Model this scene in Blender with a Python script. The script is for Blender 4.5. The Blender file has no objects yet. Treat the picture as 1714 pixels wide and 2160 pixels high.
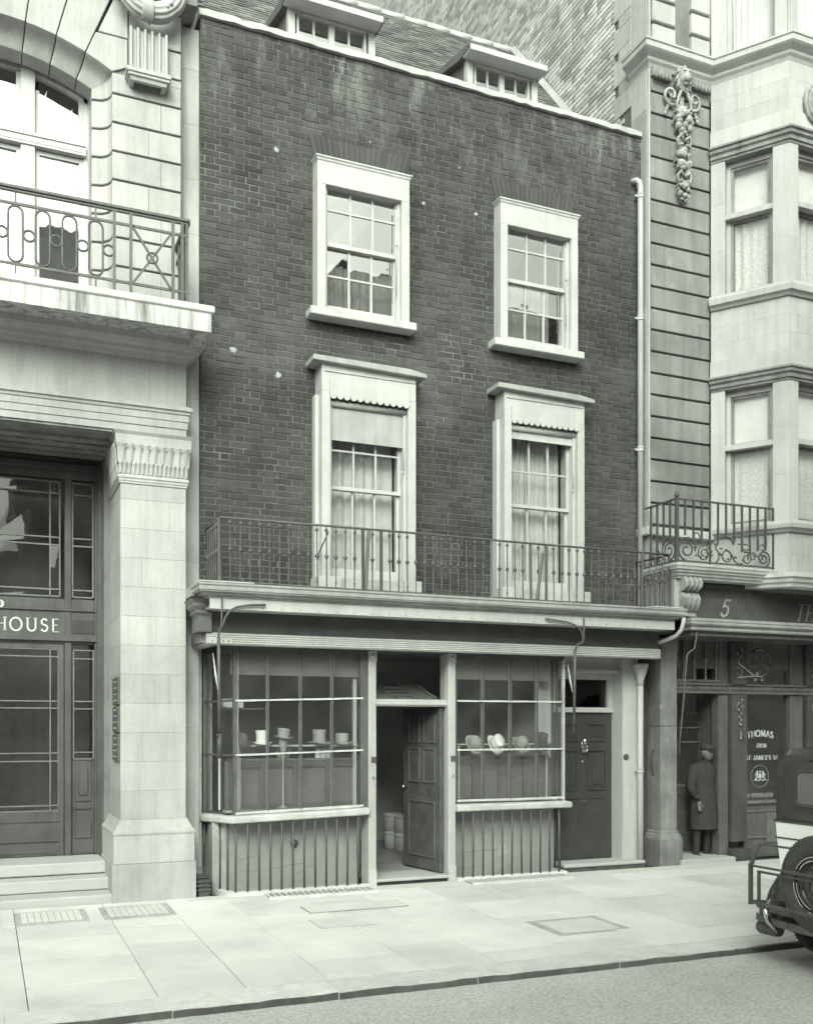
import bpy, bmesh, math, random
from mathutils import Vector, Matrix
random.seed(7)
sc = bpy.context.scene
COL = sc.collection
R = math.radians
# ------------------------------------------------------------------ camera, world, sun, exposure
F, HY, CX, TH, CD, CH = 2106.0, 1535.0, 857.0, R(23), 10.62, 1.8
sT, cT = math.sin(TH), math.cos(TH)
cam = bpy.data.cameras.new('camera'); cam.sensor_fit = 'HORIZONTAL'; cam.sensor_width = 36
cam.lens = F/1714*36; cam.shift_y = (HY-1080)/1714; cam.clip_end = 600
co = bpy.data.objects.new('camera', cam); COL.objects.link(co)
co.location = (0, -CD, CH); co.rotation_euler = (R(90), 0, -TH)
sc.camera = co
TINT = (0.93, 1.0, 0.865)
w = bpy.data.worlds.new('World'); sc.world = w; w.use_nodes = True
nt = w.node_tree; nt.nodes.clear()
SUN_EL, SUN_AZ = R(31), R(202)
sky = nt.nodes.new('ShaderNodeTexSky'); sky.sky_type = 'NISHITA'; sky.sun_disc = False
sky.sun_elevation = SUN_EL; sky.sun_rotation = SUN_AZ; sky.dust_density = 9; sky.air_density = 1.5; sky.ozone_density = 1
bw = nt.nodes.new('ShaderNodeRGBToBW'); vm = nt.nodes.new('ShaderNodeVectorMath'); vm.operation = 'SCALE'
vm.inputs[0].default_value = TINT
bg = nt.nodes.new('ShaderNodeBackground'); bg.inputs[1].default_value = 0.15
wo = nt.nodes.new('ShaderNodeOutputWorld')
nt.links.new(sky.outputs[0], bw.inputs[0]); nt.links.new(bw.outputs[0], vm.inputs[3])
nt.links.new(vm.outputs[0], bg.inputs[0]); nt.links.new(bg.outputs[0], wo.inputs[0])
sl = bpy.data.lights.new('sun', 'SUN'); sl.energy = 0.9; sl.angle = R(60); sl.color = (0.95, 1.0, 0.86)
so = bpy.data.objects.new('sun', sl); COL.objects.link(so)
sd = Vector((math.sin(SUN_AZ)*math.cos(SUN_EL), math.cos(SUN_AZ)*math.cos(SUN_EL), math.sin(SUN_EL)))
so.rotation_euler = (-sd).to_track_quat('-Z', 'Y').to_euler()
vs = sc.view_settings; vs.view_transform = 'Standard'; vs.look = 'None'; vs.gamma = 1; vs.exposure = 1.1
vs.use_curve_mapping = False
sc.render.engine = 'CYCLES'; sc.cycles.max_bounces = 10; sc.cycles.transparent_max_bounces = 12
sc.cycles.diffuse_bounces = 5

# ------------------------------------------------------------------ measuring: a survey point on the plane y=Y, in metres
def XP(px, Y):
    u = (px-CX)/F; d = (CD+Y)/(cT-u*sT); return d*sT+u*d*cT
def ZP(px, py, Y):
    u = (px-CX)/F; d = (CD+Y)/(cT-u*sT); return CH+(HY-py)*d/F

# ------------------------------------------------------------------ materials
MATS = {}
def M(name, v, rough=.8, var=.2, scale=2.5, bump=.25, bscale=40, spec=.3, streak=0, speck=0, rnd=0, blotch=0,
      bdist=.01, metal=0, attr=False, hi=None, grime=0, grain=0, salts=0):
    m = bpy.data.materials.new(name); m.use_nodes = True; n = m.node_tree; n.nodes.clear()
    N = n.nodes.new; L = n.links.new
    out = N('ShaderNodeOutputMaterial'); b = N('ShaderNodeBsdfPrincipled'); L(b.outputs[0], out.inputs[0])
    geo = N('ShaderNodeNewGeometry')
    pos = geo.outputs['Position']
    def noise(sc_, det=6, vec=None, r=.6):
        t = N('ShaderNodeTexNoise'); t.inputs['Scale'].default_value = sc_; t.inputs['Detail'].default_value = det
        t.inputs['Roughness'].default_value = r; L(vec or pos, t.inputs['Vector']); return t.outputs[0]
    def math_(op, a, b_=None, cl=False):
        t = N('ShaderNodeMath'); t.operation = op; t.use_clamp = cl
        for i, x in enumerate((a, b_)):
            if x is None: continue
            if isinstance(x, (int, float)): t.inputs[i].default_value = x
            else: L(x, t.inputs[i])
        return t.outputs[0]
    def rng(x, a, b_, c, d):
        t = N('ShaderNodeMapRange'); L(x, t.inputs[0])
        for i, q in enumerate((a, b_, c, d)): t.inputs[i+1].default_value = q
        return t.outputs[0]
    val = rng(noise(scale), .3, .7, v*(1-var), v*(1+var))
    if rnd:
        oi = N('ShaderNodeObjectInfo'); r_ = oi.outputs['Random']
        if attr:
            at = N('ShaderNodeAttribute'); at.attribute_name = 'tone'; r_ = math_('FRACT', math_('ADD', r_, at.outputs['Fac']))
        val = math_('MULTIPLY', val, rng(r_, 0, 1, 1-rnd, 1+rnd))
    if blotch:
        bl = rng(noise(scale*.35, 5), .52, .7, 1, 1+blotch); val = math_('MULTIPLY', val, bl)
    if streak:
        mp = N('ShaderNodeMapping'); L(pos, mp.inputs[0]); mp.inputs['Scale'].default_value = (9, 9, .7)
        st = rng(noise(1.0, 8, mp.outputs[0], .7), .42, .68, 1, 1-streak)
        val = math_('MULTIPLY', val, st)
    if grime:
        g = rng(noise(1.1, 8, None, .7), .5, .72, 1, 1-grime); val = math_('MULTIPLY', val, g)
    if hi:   # pale repairs or salts: (amount, scale, threshold)
        h = rng(noise(hi[1], 9, None, .72), hi[2], hi[2]+.09, 0, hi[0]); val = math_('ADD', val, h)
    if grain: val = math_('MULTIPLY', val, rng(noise(bscale*1.3, 3, None, .75), .36, .64, 1-grain, 1+grain))
    if salts:   # lime run down from the coping
        mp2 = N('ShaderNodeMapping'); L(pos, mp2.inputs[0]); mp2.inputs['Scale'].default_value = (3.2, 3, .8)
        sx_ = N('ShaderNodeSeparateXYZ'); L(pos, sx_.inputs[0])
        q_ = math_('MULTIPLY', rng(noise(1.0, 8, mp2.outputs[0], .75), .5, .72, 0, salts), rng(sx_.outputs[2], 8.2, 9.4, 0, 1))
        val = math_('ADD', val, q_)
    if speck:
        sp = rng(noise(bscale*1.6, 2), .66, .72, 0, speck); val = math_('ADD', val, sp)
        sp = rng(noise(bscale*2.1, 2), .3, .36, -speck*.6, 0); val = math_('MAXIMUM', math_('ADD', val, sp), .02)
    L(val, b.inputs['Base Color'])
    b.inputs['Roughness'].default_value = rough; b.inputs['Specular IOR Level'].default_value = spec
    b.inputs['Metallic'].default_value = metal
    if bump:
        bn = N('ShaderNodeBump'); bn.inputs['Strength'].default_value = bump; bn.inputs['Distance'].default_value = bdist
        L(noise(bscale, 6), bn.inputs['Height']); L(bn.outputs[0], b.inputs['Normal'])
    MATS[name] = m; return m
def G(name, ior, tint=1.0, wob=.15, wscale=4, dirt=0):
    m = bpy.data.materials.new(name); m.use_nodes = True; n = m.node_tree; n.nodes.clear(); N = n.nodes.new; L = n.links.new
    out = N('ShaderNodeOutputMaterial'); mx = N('ShaderNodeMixShader'); tr = N('ShaderNodeBsdfTransparent')
    tr.inputs[0].default_value = (tint,)*3+(1,)
    gl = N('ShaderNodeBsdfGlossy'); gl.inputs['Roughness'].default_value = .015
    fr = N('ShaderNodeFresnel'); gb = N('ShaderNodeNewGeometry'); mr = N('ShaderNodeMapRange'); L(gb.outputs['Backfacing'], mr.inputs[0])
    mr.inputs[3].default_value = ior; mr.inputs[4].default_value = 1/ior; L(mr.outputs[0], fr.inputs[0])
    ns = N('ShaderNodeTexNoise'); ns.inputs['Scale'].default_value = wscale; ns.inputs['Detail'].default_value = 2
    g = N('ShaderNodeNewGeometry'); L(g.outputs['Position'], ns.inputs['Vector'])
    bp = N('ShaderNodeBump'); bp.inputs['Strength'].default_value = wob; bp.inputs['Distance'].default_value = .02
    L(ns.outputs[0], bp.inputs['Height']); L(bp.outputs[0], gl.inputs['Normal'])
    L(fr.outputs[0], mx.inputs[0]); L(tr.outputs[0], mx.inputs[1]); L(gl.outputs[0], mx.inputs[2])
    if dirt:
        df = N('ShaderNodeBsdfDiffuse'); df.inputs[0].default_value = (.5, .5, .5, 1); m2 = N('ShaderNodeMixShader')
        n2 = N('ShaderNodeTexNoise'); n2.inputs['Scale'].default_value = 2.2; n2.inputs['Detail'].default_value = 6
        L(g.outputs['Position'], n2.inputs['Vector'])
        r = N('ShaderNodeMapRange'); L(n2.outputs[0], r.inputs[0])
        for i, q in enumerate((.4, .75, dirt*.3, dirt)): r.inputs[i+1].default_value = q
        L(r.outputs[0], m2.inputs[0]); L(mx.outputs[0], m2.inputs[1]); L(df.outputs[0], m2.inputs[2]); L(m2.outputs[0], out.inputs[0])
    else: L(mx.outputs[0], out.inputs[0])
    MATS[name] = m; return m
M('brick', 0.059, .9, .30, 1.2, .5, 70, .2, rnd=.20, attr=True, blotch=.45, hi=(.15, 6.5, .655), streak=.15, grain=.12, salts=.17)
M('brick_arch', .075, .9, .15, 2, .3, 60, .2, rnd=.1, grain=.1)
M('mortar', 0.13, .95, .2, 2, .6, 60, .1, hi=(.13, 1.1, .55), grime=.3, salts=.2)
M('gable_brick', .42, .9, .22, 1.3, .5, 60, .2, rnd=.36, attr=True, blotch=.2, grain=.1)
M('gable_mortar', 0.13, .95, .2, 2, .5, 60, .1)
M('white_paint', 0.46, .5, .07, 3, .15, 25, .4, streak=.12, grime=.14)
M('cream_paint', 0.48, .55, .08, 3, .15, 25, .4, streak=.15)
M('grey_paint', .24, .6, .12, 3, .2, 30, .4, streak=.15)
M('lead', .34, .6, .15, 3, .2, 30, .4, streak=.2, grime=.25)
M('worn_white_and_lit_bars', 0.49, .7, .14, 5, .5, 40, .2, streak=.14, grime=.22, grain=.06)  # worn white paint; also the shop glazing bars, coloured as lit from above
M('black_paint', 0.05, .28, .15, 5, .15, 20, .5, speck=.03)
M('black_fascia', 0.09, .5, .2, 5, .3, 30, .4, hi=(.12, 22, .74))
M('worn_door', 0.09, .5, .3, 6, .4, 25, .4, hi=(.13, 9, .66))
M('dark_frame', 0.1, .5, .2, 8, .3, 40, .4, hi=(.4, 26, .68))
M('iron', 0.085, .5, .25, 8, .4, 60, .45, hi=(.12, 18, .68))
M('dark_iron', .075, .5, .2, 8, .3, 60, .45)
M('stone', 0.41, .85, .12, .9, .35, 45, .25, streak=.18, grime=.18, rnd=.08, grain=.05)
M('stone_stained', 0.52, .85, .15, 2, .3, 45, .2, streak=.75)
M('stone_soot', 0.235, .9, .22, 1.2, .35, 40, .2, streak=.3, grime=.2, rnd=.1, hi=(.12, 3, .62))
M('stone_pale', 0.41, .85, .10, .9, .3, 45, .25, streak=.16, grime=.16, rnd=.08, grain=.05)
M('stone_joint', 0.17, .95, .2, 3, .3, 40, .1)
M('carved_stone', 0.3, .85, .35, 7, .4, 40, .25)
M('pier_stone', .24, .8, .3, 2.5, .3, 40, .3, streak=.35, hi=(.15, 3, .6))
M('render', 0.33, .9, .15, 1.5, .5, 14, .2, hi=(.15, 2, .58), grime=.25)
M('paving', 0.6, .85, .08, 1.4, .35, 55, .25, rnd=.09, grime=.16, grain=.05, speck=.015)
M('render_pale', .40, .9, .15, 4, .4, 40, .2, grime=.3, grain=.1)
M('paving_joint', 0.07, .95, .2, 5, .3, 60, .1)
M('kerb_granite', .56, .75, .12, 6, .5, 60, .3, rnd=.06, grain=.12)
M('kerb_dirt_and_step_shade', .10, .9, .3, 5, .6, 40, .2, speck=.06)  # real dirt on the kerb face; painted shadow on the step risers
M('road', .42, .9, .12, .45, .8, 34, .3, speck=.05, blotch=.22, bdist=.015, grain=.27, grime=.2)
M('step_stone', 0.42, .8, .06, 2, .2, 40, .25)
M('oak', 0.085, .45, .25, 3, .25, 20, .4, streak=.25)
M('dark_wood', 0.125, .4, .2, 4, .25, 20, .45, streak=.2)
M('carving', .16, .45, .2, 8, .2, 30, .4)
M('bronze_letter', .55, .4, .05, 5, 0, 30, .5)
M('faded_letter', 0.32, .6, .15, 12, 0, 30, .3)
M('interior_wall', 0.45, .8, .1, 2, .1, 20, .2)
M('ceiling_paint', .5, .9, .08, 2, .1, 20, .1)
M('blind_grey', .23, .9, .06, 3, .1, 40, .1)
M('panel_grey', 0.15, .7, .1, 2, .1, 20, .3)
M('curtain', 0.5, .95, .1, 5, .1, 60, .05)
M('lace', 0.52, .95, .25, 40, .3, 60, .05)
M('blind_grey_linen', .36, .9, .12, 4, .2, 30, .1, streak=.2)
M('blind_white', 0.62, .9, .08, 4, .1, 60, .1)
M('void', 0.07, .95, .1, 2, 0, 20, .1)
M('floor_boards', 0.3, .5, .2, 3, .2, 20, .4, streak=.2)
M('roof_tile', 0.15, .9, .25, 2, .5, 50, .2, rnd=.3, attr=True, hi=(.2, 3, .62))
M('felt_white', 0.72, .9, .03, 5, .1, 80, .1)
M('felt_grey', .3, .9, .08, 8, .1, 80, .1)
M('felt_dark', .1, .8, .08, 8, .1, 80, .2)
M('felt_speckled', .34, .95, .3, 90, .2, 120, .1)
M('hatbox_card', .55, .8, .05, 4, .1, 40, .2)
M('coat_cloth', 0.055, .95, .1, 20, .2, 90, .1)
M('skin_tone', 0.17, .6, .05, 10, 0, 20, .3)
M('car_black', 0.045, .12, 0, 2, 0, 10, .6)
M('car_pale', 0.85, .2, .02, 2, 0, 10, .6)
M('rubber', .055, .42, .15, 20, .3, 60, .4)
M('chrome', .6, .15, .05, 4, 0, 10, .5, metal=1)
M('brass', .5, .25, .1, 10, 0, 10, .5, metal=1)
M('far_stone', .3, .9, .15, .5, .2, 20, .2, streak=.2)
M('far_brick', .1, .9, .15, .5, .2, 20, .2)
M('dark_roof', .13, .85, .2, 2, .4, 40, .2, streak=.2)
G('sky_glass', 5.0, .9, .12, 2.5)
G('arch_glass', 3.0, .9, .12, 2.5)
G('curtain_glass', 1.8, .92, .15, 2.5)
G('shop_glass', 1.55, .9, .25, 2.0, dirt=.10)
G('pub_glass', 1.55, .85, .1, 2.0, dirt=.05)

# ------------------------------------------------------------------ mesh building
class MB:
    def __init__(s, org=(0, 0, 0), ang=0.0):
        s.v = []; s.f = []; s.sm = []; s.o = Vector(org); s.ca, s.sa = math.cos(ang), math.sin(ang); s.tone = []
    def P(s, p):
        x, y, z = p
        s.v.append((s.o.x+x*s.ca-y*s.sa, s.o.y+x*s.sa+y*s.ca, s.o.z+z)); return len(s.v)-1
    def F(s, ids, sm=False): s.f.append(tuple(ids)); s.sm.append(sm)
    def box(s, x0, x1, y0, y1, z0, z1):
        if x0 > x1: x0, x1 = x1, x0
        if y0 > y1: y0, y1 = y1, y0
        if z0 > z1: z0, z1 = z1, z0
        i = [s.P(p) for p in ((x0,y0,z0),(x1,y0,z0),(x1,y1,z0),(x0,y1,z0),(x0,y0,z1),(x1,y0,z1),(x1,y1,z1),(x0,y1,z1))]
        for q in ((0,3,2,1),(4,5,6,7),(0,1,5,4),(1,2,6,5),(2,3,7,6),(3,0,4,7)): s.F([i[k] for k in q])
        return s
    def bar(s, p, q, wx, wy):        # square bar between two points
        p, q = Vector(p), Vector(q); d = (q-p).normalized()
        a = d.cross(Vector((0, 1, 0)))
        if a.length < .01: a = Vector((1, 0, 0))
        a.normalize(); b = d.cross(a)
        r = [[s.P(c+a*wx*i+b*wy*j) for i, j in ((-.5,-.5),(.5,-.5),(.5,.5),(-.5,.5))] for c in (p, q)]
        s.F(r[0][::-1]); s.F(r[1])
        for k in range(4): s.F((r[0][k], r[0][(k+1)%4], r[1][(k+1)%4], r[1][k]))
        return s
    def prism(s, pts, a0, a1, ax='z'):   # polygon extruded along an axis; pts in the other two axes in order
        def m(p, a):
            return {'z': (p[0], p[1], a), 'x': (a, p[0], p[1]), 'y': (p[0], a, p[1])}[ax]
        n = len(pts); A = [s.P(m(p, a0)) for p in pts]; B = [s.P(m(p, a1)) for p in pts]
        s.F(A[::-1]); s.F(B)
        for k in range(n): s.F((A[k], A[(k+1)%n], B[(k+1)%n], B[k]))
        return s
    def tube(s, pts, r, n=8, cap=True, rz=None):
        pts = [Vector(p) for p in pts]; rings = []
        prev = None
        for i, p in enumerate(pts):
            d = ((pts[min(i+1, len(pts)-1)]-pts[max(i-1, 0)])).normalized()
            if prev is None:
                a = d.cross(Vector((0, 0, 1)))
                if a.length < .1: a = Vector((1, 0, 0))
            else: a = prev - d*prev.dot(d)
            a.normalize(); prev = a; b = d.cross(a); rr = r[i] if isinstance(r, (list, tuple)) else r
            rings.append([s.P(p+a*rr*math.cos(t*2*math.pi/n)+b*rr*math.sin(t*2*math.pi/n)) for t in range(n)])
        for i in range(len(rings)-1):
            for k in range(n): s.F((rings[i][k], rings[i][(k+1)%n], rings[i+1][(k+1)%n], rings[i+1][k]), n > 5)
        if cap: s.F(rings[0][::-1]); s.F(rings[-1])
        return s
    def lathe(s, c, prof, n=12, ax='z', cap=True, sx=1, sy=1):   # prof = [(r, h)]
        rings = []
        for r, h in prof:
            ring = []
            for t in range(n):
                a = t*2*math.pi/n; u, v_ = r*math.cos(a)*sx, r*math.sin(a)*sy
                ring.append(s.P({'z': (c[0]+u, c[1]+v_, c[2]+h), 'x': (c[0]+h, c[1]+u, c[2]+v_), 'y': (c[0]+u, c[1]+h, c[2]+v_)}[ax]))
            rings.append(ring)
        for i in range(len(rings)-1):
            for k in range(n): s.F((rings[i][k], rings[i][(k+1)%n], rings[i+1][(k+1)%n], rings[i+1][k]), True)
        if cap: s.F(rings[0][::-1]); s.F(rings[-1])
        return s
    def ball(s, c, rx, ry, rz, n=8, m=6, noise=0):
        rows = []
        for j in range(1, m):
            p = math.pi*j/m
            rows.append([s.P((c[0]+rx*math.sin(p)*math.cos(2*math.pi*k/n)*(1+random.uniform(-noise, noise)),
                              c[1]+ry*math.sin(p)*math.sin(2*math.pi*k/n), c[2]+rz*math.cos(p)*(1+random.uniform(-noise, noise)))) for k in range(n)])
        t = s.P((c[0], c[1], c[2]+rz)); b = s.P((c[0], c[1], c[2]-rz))
        for k in range(n):
            s.F((t, rows[0][k], rows[0][(k+1)%n]), True); s.F((b, rows[-1][(k+1)%n], rows[-1][k]), True)
            for j in range(len(rows)-1): s.F((rows[j][k], rows[j+1][k], rows[j+1][(k+1)%n], rows[j][(k+1)%n]), True)
        return s
    def sweep(s, path, prof, closed_prof=True):
        """path: plan points (x,y), outward = right-hand side when walking; prof: [(out,z)]"""
        n = len(path); rings = []
        for i, p in enumerate(path):
            p = Vector(p)
            d0 = (p-Vector(path[i-1])).normalized() if i else None
            d1 = (Vector(path[i+1])-p).normalized() if i < n-1 else None
            d0 = d0 or d1; d1 = d1 or d0
            n0, n1 = Vector((d0.y, -d0.x)), Vector((d1.y, -d1.x))
            m = (n0+n1); m = m/m.length_squared*2
            rings.append([s.P((p.x+m.x*o, p.y+m.y*o, z)) for o, z in prof])
        k_ = len(prof)
        for i in range(n-1):
            for k in range(k_ if closed_prof else k_-1):
                s.F((rings[i][k], rings[i+1][k], rings[i+1][(k+1)%k_], rings[i][(k+1)%k_]))
        if closed_prof: s.F(rings[0]); s.F(rings[-1][::-1])
        return s
    def sheet(s, x0, x1, z0, z1, y, amp, waves, nx=None, ph=0, taper=0):   # hanging cloth with folds
        nx = nx or waves*8; nz = 5; g = []
        for j in range(nz+1):
            t = j/nz; row = []
            for i in range(nx+1):
                u = i/nx; x = x0+(x1-x0)*u
                a = amp*(.55+.45*math.sin(u*5+ph))*(1-.5*t)
                row.append(s.P((x, y+a*math.sin(u*waves*2*math.pi+ph+.8*math.sin(u*9)), z0+(z1-z0)*t)))
            g.append(row)
        for j in range(nz):
            for i in range(nx): s.F((g[j][i], g[j][i+1], g[j+1][i+1], g[j+1][i]), True)
        return s
    def mesh(s, name, recalc=True):
        me = bpy.data.meshes.new(name); me.from_pydata(s.v, [], s.f)
        me.polygons.foreach_set('use_smooth', s.sm)
        if s.tone:
            at = me.attributes.new('tone', 'FLOAT', 'FACE'); at.data.foreach_set('value', s.tone)
        if recalc:
            b = bmesh.new(); b.from_mesh(me); bmesh.ops.recalc_face_normals(b, faces=b.faces); b.to_mesh(me); b.free()
        me.update(); return me
def link(name, me, mat, parent=None):
    o = bpy.data.objects.new(name, me); COL.objects.link(o)
    if mat and not me.materials: me.materials.append(MATS[mat])
    if parent is not None:
        o.parent = parent
        if parent.get('_root'): o.location = -Vector(parent.location)
    return o
def B(name, mb, mat, parent=None, bev=0, recalc=True):
    o = link(name, mb.mesh(name, recalc), mat, parent)
    if bev:
        m = o.modifiers.new('edge', 'BEVEL'); m.width = bev; m.segments = 1; m.limit_method = 'ANGLE'; m.angle_limit = R(40)
    return o
def thing(name, label, cat, loc=(0, 0, 0), group=None):
    o = bpy.data.objects.new(name, None); COL.objects.link(o); o.empty_display_size = .2
    o.location = loc; o['label'] = label; o['category'] = cat; o['_root'] = 1
    if group: o['group'] = group
    return o
def tag(o, label, cat, group=None):
    o['label'] = label; o['category'] = cat
    if group: o['group'] = group
    return o
def base_origin(o, loc):     # put a single-mesh thing's origin at its base
    o.data.transform(Matrix.Translation(-Vector(loc))); o.location = loc; return o

# ---- courses of bricks -------------------------------------------------------
def chamfer(mb, P, w_, h, d, c=.0025, tone=None, skew=.0):
    """P maps (u,v,depth)->point; a block w_ x h standing d proud, front edge chamfered"""
    j = lambda: random.uniform(-skew, skew)
    q = [(0, 0), (w_, 0), (w_, h), (0, h)]
    a = [mb.P(P(u+j(), v+j(), 0)) for u, v in q]
    k = [mb.P(P(u, v, d-c)) for u, v in q]
    t = [mb.P(P(min(max(u, c), w_-c), min(max(v, c), h-c), d+random.uniform(-skew, skew)*.6)) for u, v in q]
    n0 = len(mb.f)
    mb.F(t)
    for i in range(4):
        mb.F((k[i], k[(i+1)%4], t[(i+1)%4], t[i])); mb.F((a[i], a[(i+1)%4], k[(i+1)%4], k[i]))
    if tone is not None: mb.tone += [tone]*(len(mb.f)-n0)
def course_spans(a, b, z0, z1, holes):
    sp = [(a, b)]
    for hx0, hx1, hz0, hz1 in holes:
        if hz0 < z1-.02 and hz1 > z0+.02:
            ns = []
            for p, q in sp:
                if hx1 <= p or hx0 >= q: ns.append((p, q)); continue
                if hx0 > p: ns.append((p, hx0))
                if hx1 < q: ns.append((hx1, q))
            sp = ns
    return [x for x in sp if x[1]-x[0] > .02]
def lay_bricks(parent, name, mat, mapf, a0, a1, z0, z1, holes, course=.072, st=.222, hd=.108, joint=.01, proud=.005, keep=300, rest='brickwork', dist=None, zmax=None):
    items = []; k = 0; z = z0
    while z < z1-.02:
        h = min(course, z1-z)-joint
        for p, q in course_spans(a0, a1, z, z+course, holes):
            x = a0-(0 if k % 2 else .165)
            alt = 0
            while x < q:
                w_ = (st if alt % 2 == 0 else hd)+random.uniform(-.006, .006)
                alt += 1
                u0, u1 = max(x, p), min(x+w_, q)
                if u1-u0 > .03:
                    if zmax is None or z < zmax(u0): items.append((u0, z, u1-u0-joint, h))
                x += w_
        z += course; k += 1
    items.sort(key=lambda it: dist(it))
    cache = {}
    for it in items[:keep]:
        u, z, w_, h = it
        key = (round(w_, 2), round(h, 2), random.randrange(3))
        if key not in cache:
            mb = MB(); chamfer(mb, lambda a, b, d: mapf(a, b, d, True), w_, h, proud+random.uniform(-.003, .003), tone=0.0, skew=.0025)
            cache[key] = mb.mesh(name, False)
        o = link(name, cache[key], mat, None)
        o.location = mapf(u, z, 0, False); o.parent = parent
    if len(items) > keep:
        mb = MB()
        for u, z, w_, h in items[keep:]:
            chamfer(mb, lambda a, b, d: mapf(u+a, z+b, d, False), w_, h, proud+random.uniform(-.003, .003), tone=random.random(), skew=.0025)
        o = link(rest, mb.mesh(rest, False), mat, parent); o['kind'] = 'stuff'
    return len(items)

# ---- lettering: strokes in a unit box (x 0..w, z 0..1) ------------------------
def arc(cx, cz, rx, rz, a0, a1, n=10): return [(cx+rx*math.cos(R(a0+(a1-a0)*i/n)), cz+rz*math.sin(R(a0+(a1-a0)*i/n))) for i in range(n+1)]
GL = {
 'H': (.78, [[(.1,0),(.1,1)],[(.68,0),(.68,1)],[(.1,.53),(.68,.53)]], [.1,.68,'b']),
 'O': (.95, [arc(.45,.5,.42,.5,90,450,20)], []),
 'U': (.8, [[(.1,1),(.1,.35)]+arc(.39,.32,.29,.31,180,360)+[(.68,1)]], [.1,.68,'t']),
 'S': (.58, [arc(.28,.75,.2,.23,30,270)+arc(.28,.27,.23,.25,90,-150)], []),
 'E': (.62, [[(.1,0),(.1,1)],[(.1,1),(.5,1)],[(.1,.53),(.42,.53)],[(.1,0),(.54,0)]], []),
 'T': (.7, [[(.33,0),(.33,1)],[(.02,1),(.64,1)]], [.33,'d']),
 'M': (.9, [[(.08,0),(.12,1),(.44,.1),(.76,1),(.8,0)]], []),
 'A': (.78, [[(.04,0),(.37,1),(.7,0)],[(.18,.36),(.56,.36)]], []),
 'F': (.6, [[(.1,0),(.1,1),(.52,1)],[(.1,.53),(.42,.53)]], []),
 'R': (.68, [[(.1,0),(.1,1)]+arc(.3,.76,.22,.24,90,-90)+[(.1,.52)],[(.32,.52),(.6,0)]], []),
 'J': (.5, [[(.34,1),(.34,.25)]+arc(.19,.2,.15,.2,0,-160)], []),
 '5': (.62, [[(.52,1),(.16,1),(.1,.58)]+arc(.26,.32,.26,.32,110,-150)], []),
 '9': (.6, [arc(.28,.7,.22,.28,0,360,14),[(.5,.7),(.46,.3),(.2,0)]], []),
 "'": (.25, [[(.12,1),(.08,.8)]], []), '.': (.2, [[(.08,0),(.08,.06)]], []), ' ': (.4, [], []),
}
def letters(mb, txt, x, y, z, h, th=.12, depth=.008, slant=0, gap=.12, conv=None):
    for ch in txt:
        wd, strokes, serif = GL[ch]
        st = list(strokes)
        if serif:
            for sx in [q for q in serif if not isinstance(q, str)]:
                for zz in ((0, 1) if 'b' in serif else ((1,) if 't' in serif else (0,))): st.append([(sx-.12, zz), (sx+.12, zz)])
        for pl in st:
            thin = th*(.45 if len(pl) == 2 and abs(pl[0][1]-pl[1][1]) < .01 else 1)
            for k in range(len(pl)-1):
                (ax, az), (bx, bz) = pl[k], pl[k+1]
                d = Vector((bx-ax, bz-az)); L_ = d.length
                if L_ < 1e-5: continue
                d /= L_; nn = Vector((-d.y, d.x))*thin/2; e = d*thin*.3
                q = [(ax-e.x+nn.x, az-e.y+nn.y), (ax-e.x-nn.x, az-e.y-nn.y), (bx+e.x-nn.x, bz+e.y-nn.y), (bx+e.x+nn.x, bz+e.y+nn.y)]
                pts = []
                for u, v in q:
                    X_, Z_ = x+(u+slant*v)*h, z+v*h
                    if conv: X_, Z_ = conv(X_, Z_)
                    pts.append((X_, Z_))
                mb.prism(pts, y-depth-.0004*(k % 3), y, 'y')
        x += (wd+gap)*h
    return x
# ================================================================== GROUND
GZ = lambda y: .018*min(y, 0)            # pavement falls to the kerb
road = MB(); road.box(-90, 120, -13.0, -3.88, -.6, -.13)
o = B('road', road, 'road'); o['kind'] = 'structure'
sub = MB()
sub.prism([(-3.9, -.6), (.0, -.6), (.0, -.02), (-3.9, -.095)], -90, 120, 'x'); sub.box(-90, 120, 0, 60, -.6, -.02)
pavement = B('pavement', sub, 'paving_joint'); pavement['kind'] = 'structure'
far = MB(); far.box(-90, 120, -60, -13.0, -.6, -.02)
o = B('far_pavement', far, 'paving'); o['kind'] = 'structure'
def slab(name, x0, x1, y0, y1, mat, dz=0, j=.006, parent=pavement, label=None):
    mb = MB(); jit = [random.uniform(-.002, .002) for _ in range(4)]
    zt = [GZ(y0)+dz+jit[0], GZ(y0)+dz+jit[1], GZ(y1)+dz+jit[2], GZ(y1)+dz+jit[3]]
    w_, h_ = (x1-x0)/2-j*.5, (y1-y0)/2-j*1.25; c = .0018
    q = [(-w_, -h_), (w_, -h_), (w_, h_), (-w_, h_)]; t = [(-w_+c, -h_+c), (w_-c, -h_+c), (w_-c, h_-c), (-w_+c, h_-c)]
    zm = GZ((y0+y1)/2)+dz
    A = [mb.P((a, b, -.07+zt[i]-zm)) for i, (a, b) in enumerate(q)]
    K = [mb.P((a, b, zt[i]-zm-c*.7)) for i, (a, b) in enumerate(q)]
    T = [mb.P((a, b, zt[i]-zm)) for i, (a, b) in enumerate(t)]
    mb.F(T)
    for i in range(4): mb.F((A[i], A[(i+1)%4], K[(i+1)%4], K[i])); mb.F((K[i], K[(i+1)%4], T[(i+1)%4], T[i]))
    o = link(name, mb.mesh(name, False), mat, parent); o.location = ((x0+x1)/2, (y0+y1)/2, zm)
    if label: o['label'] = label
    return o
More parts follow.
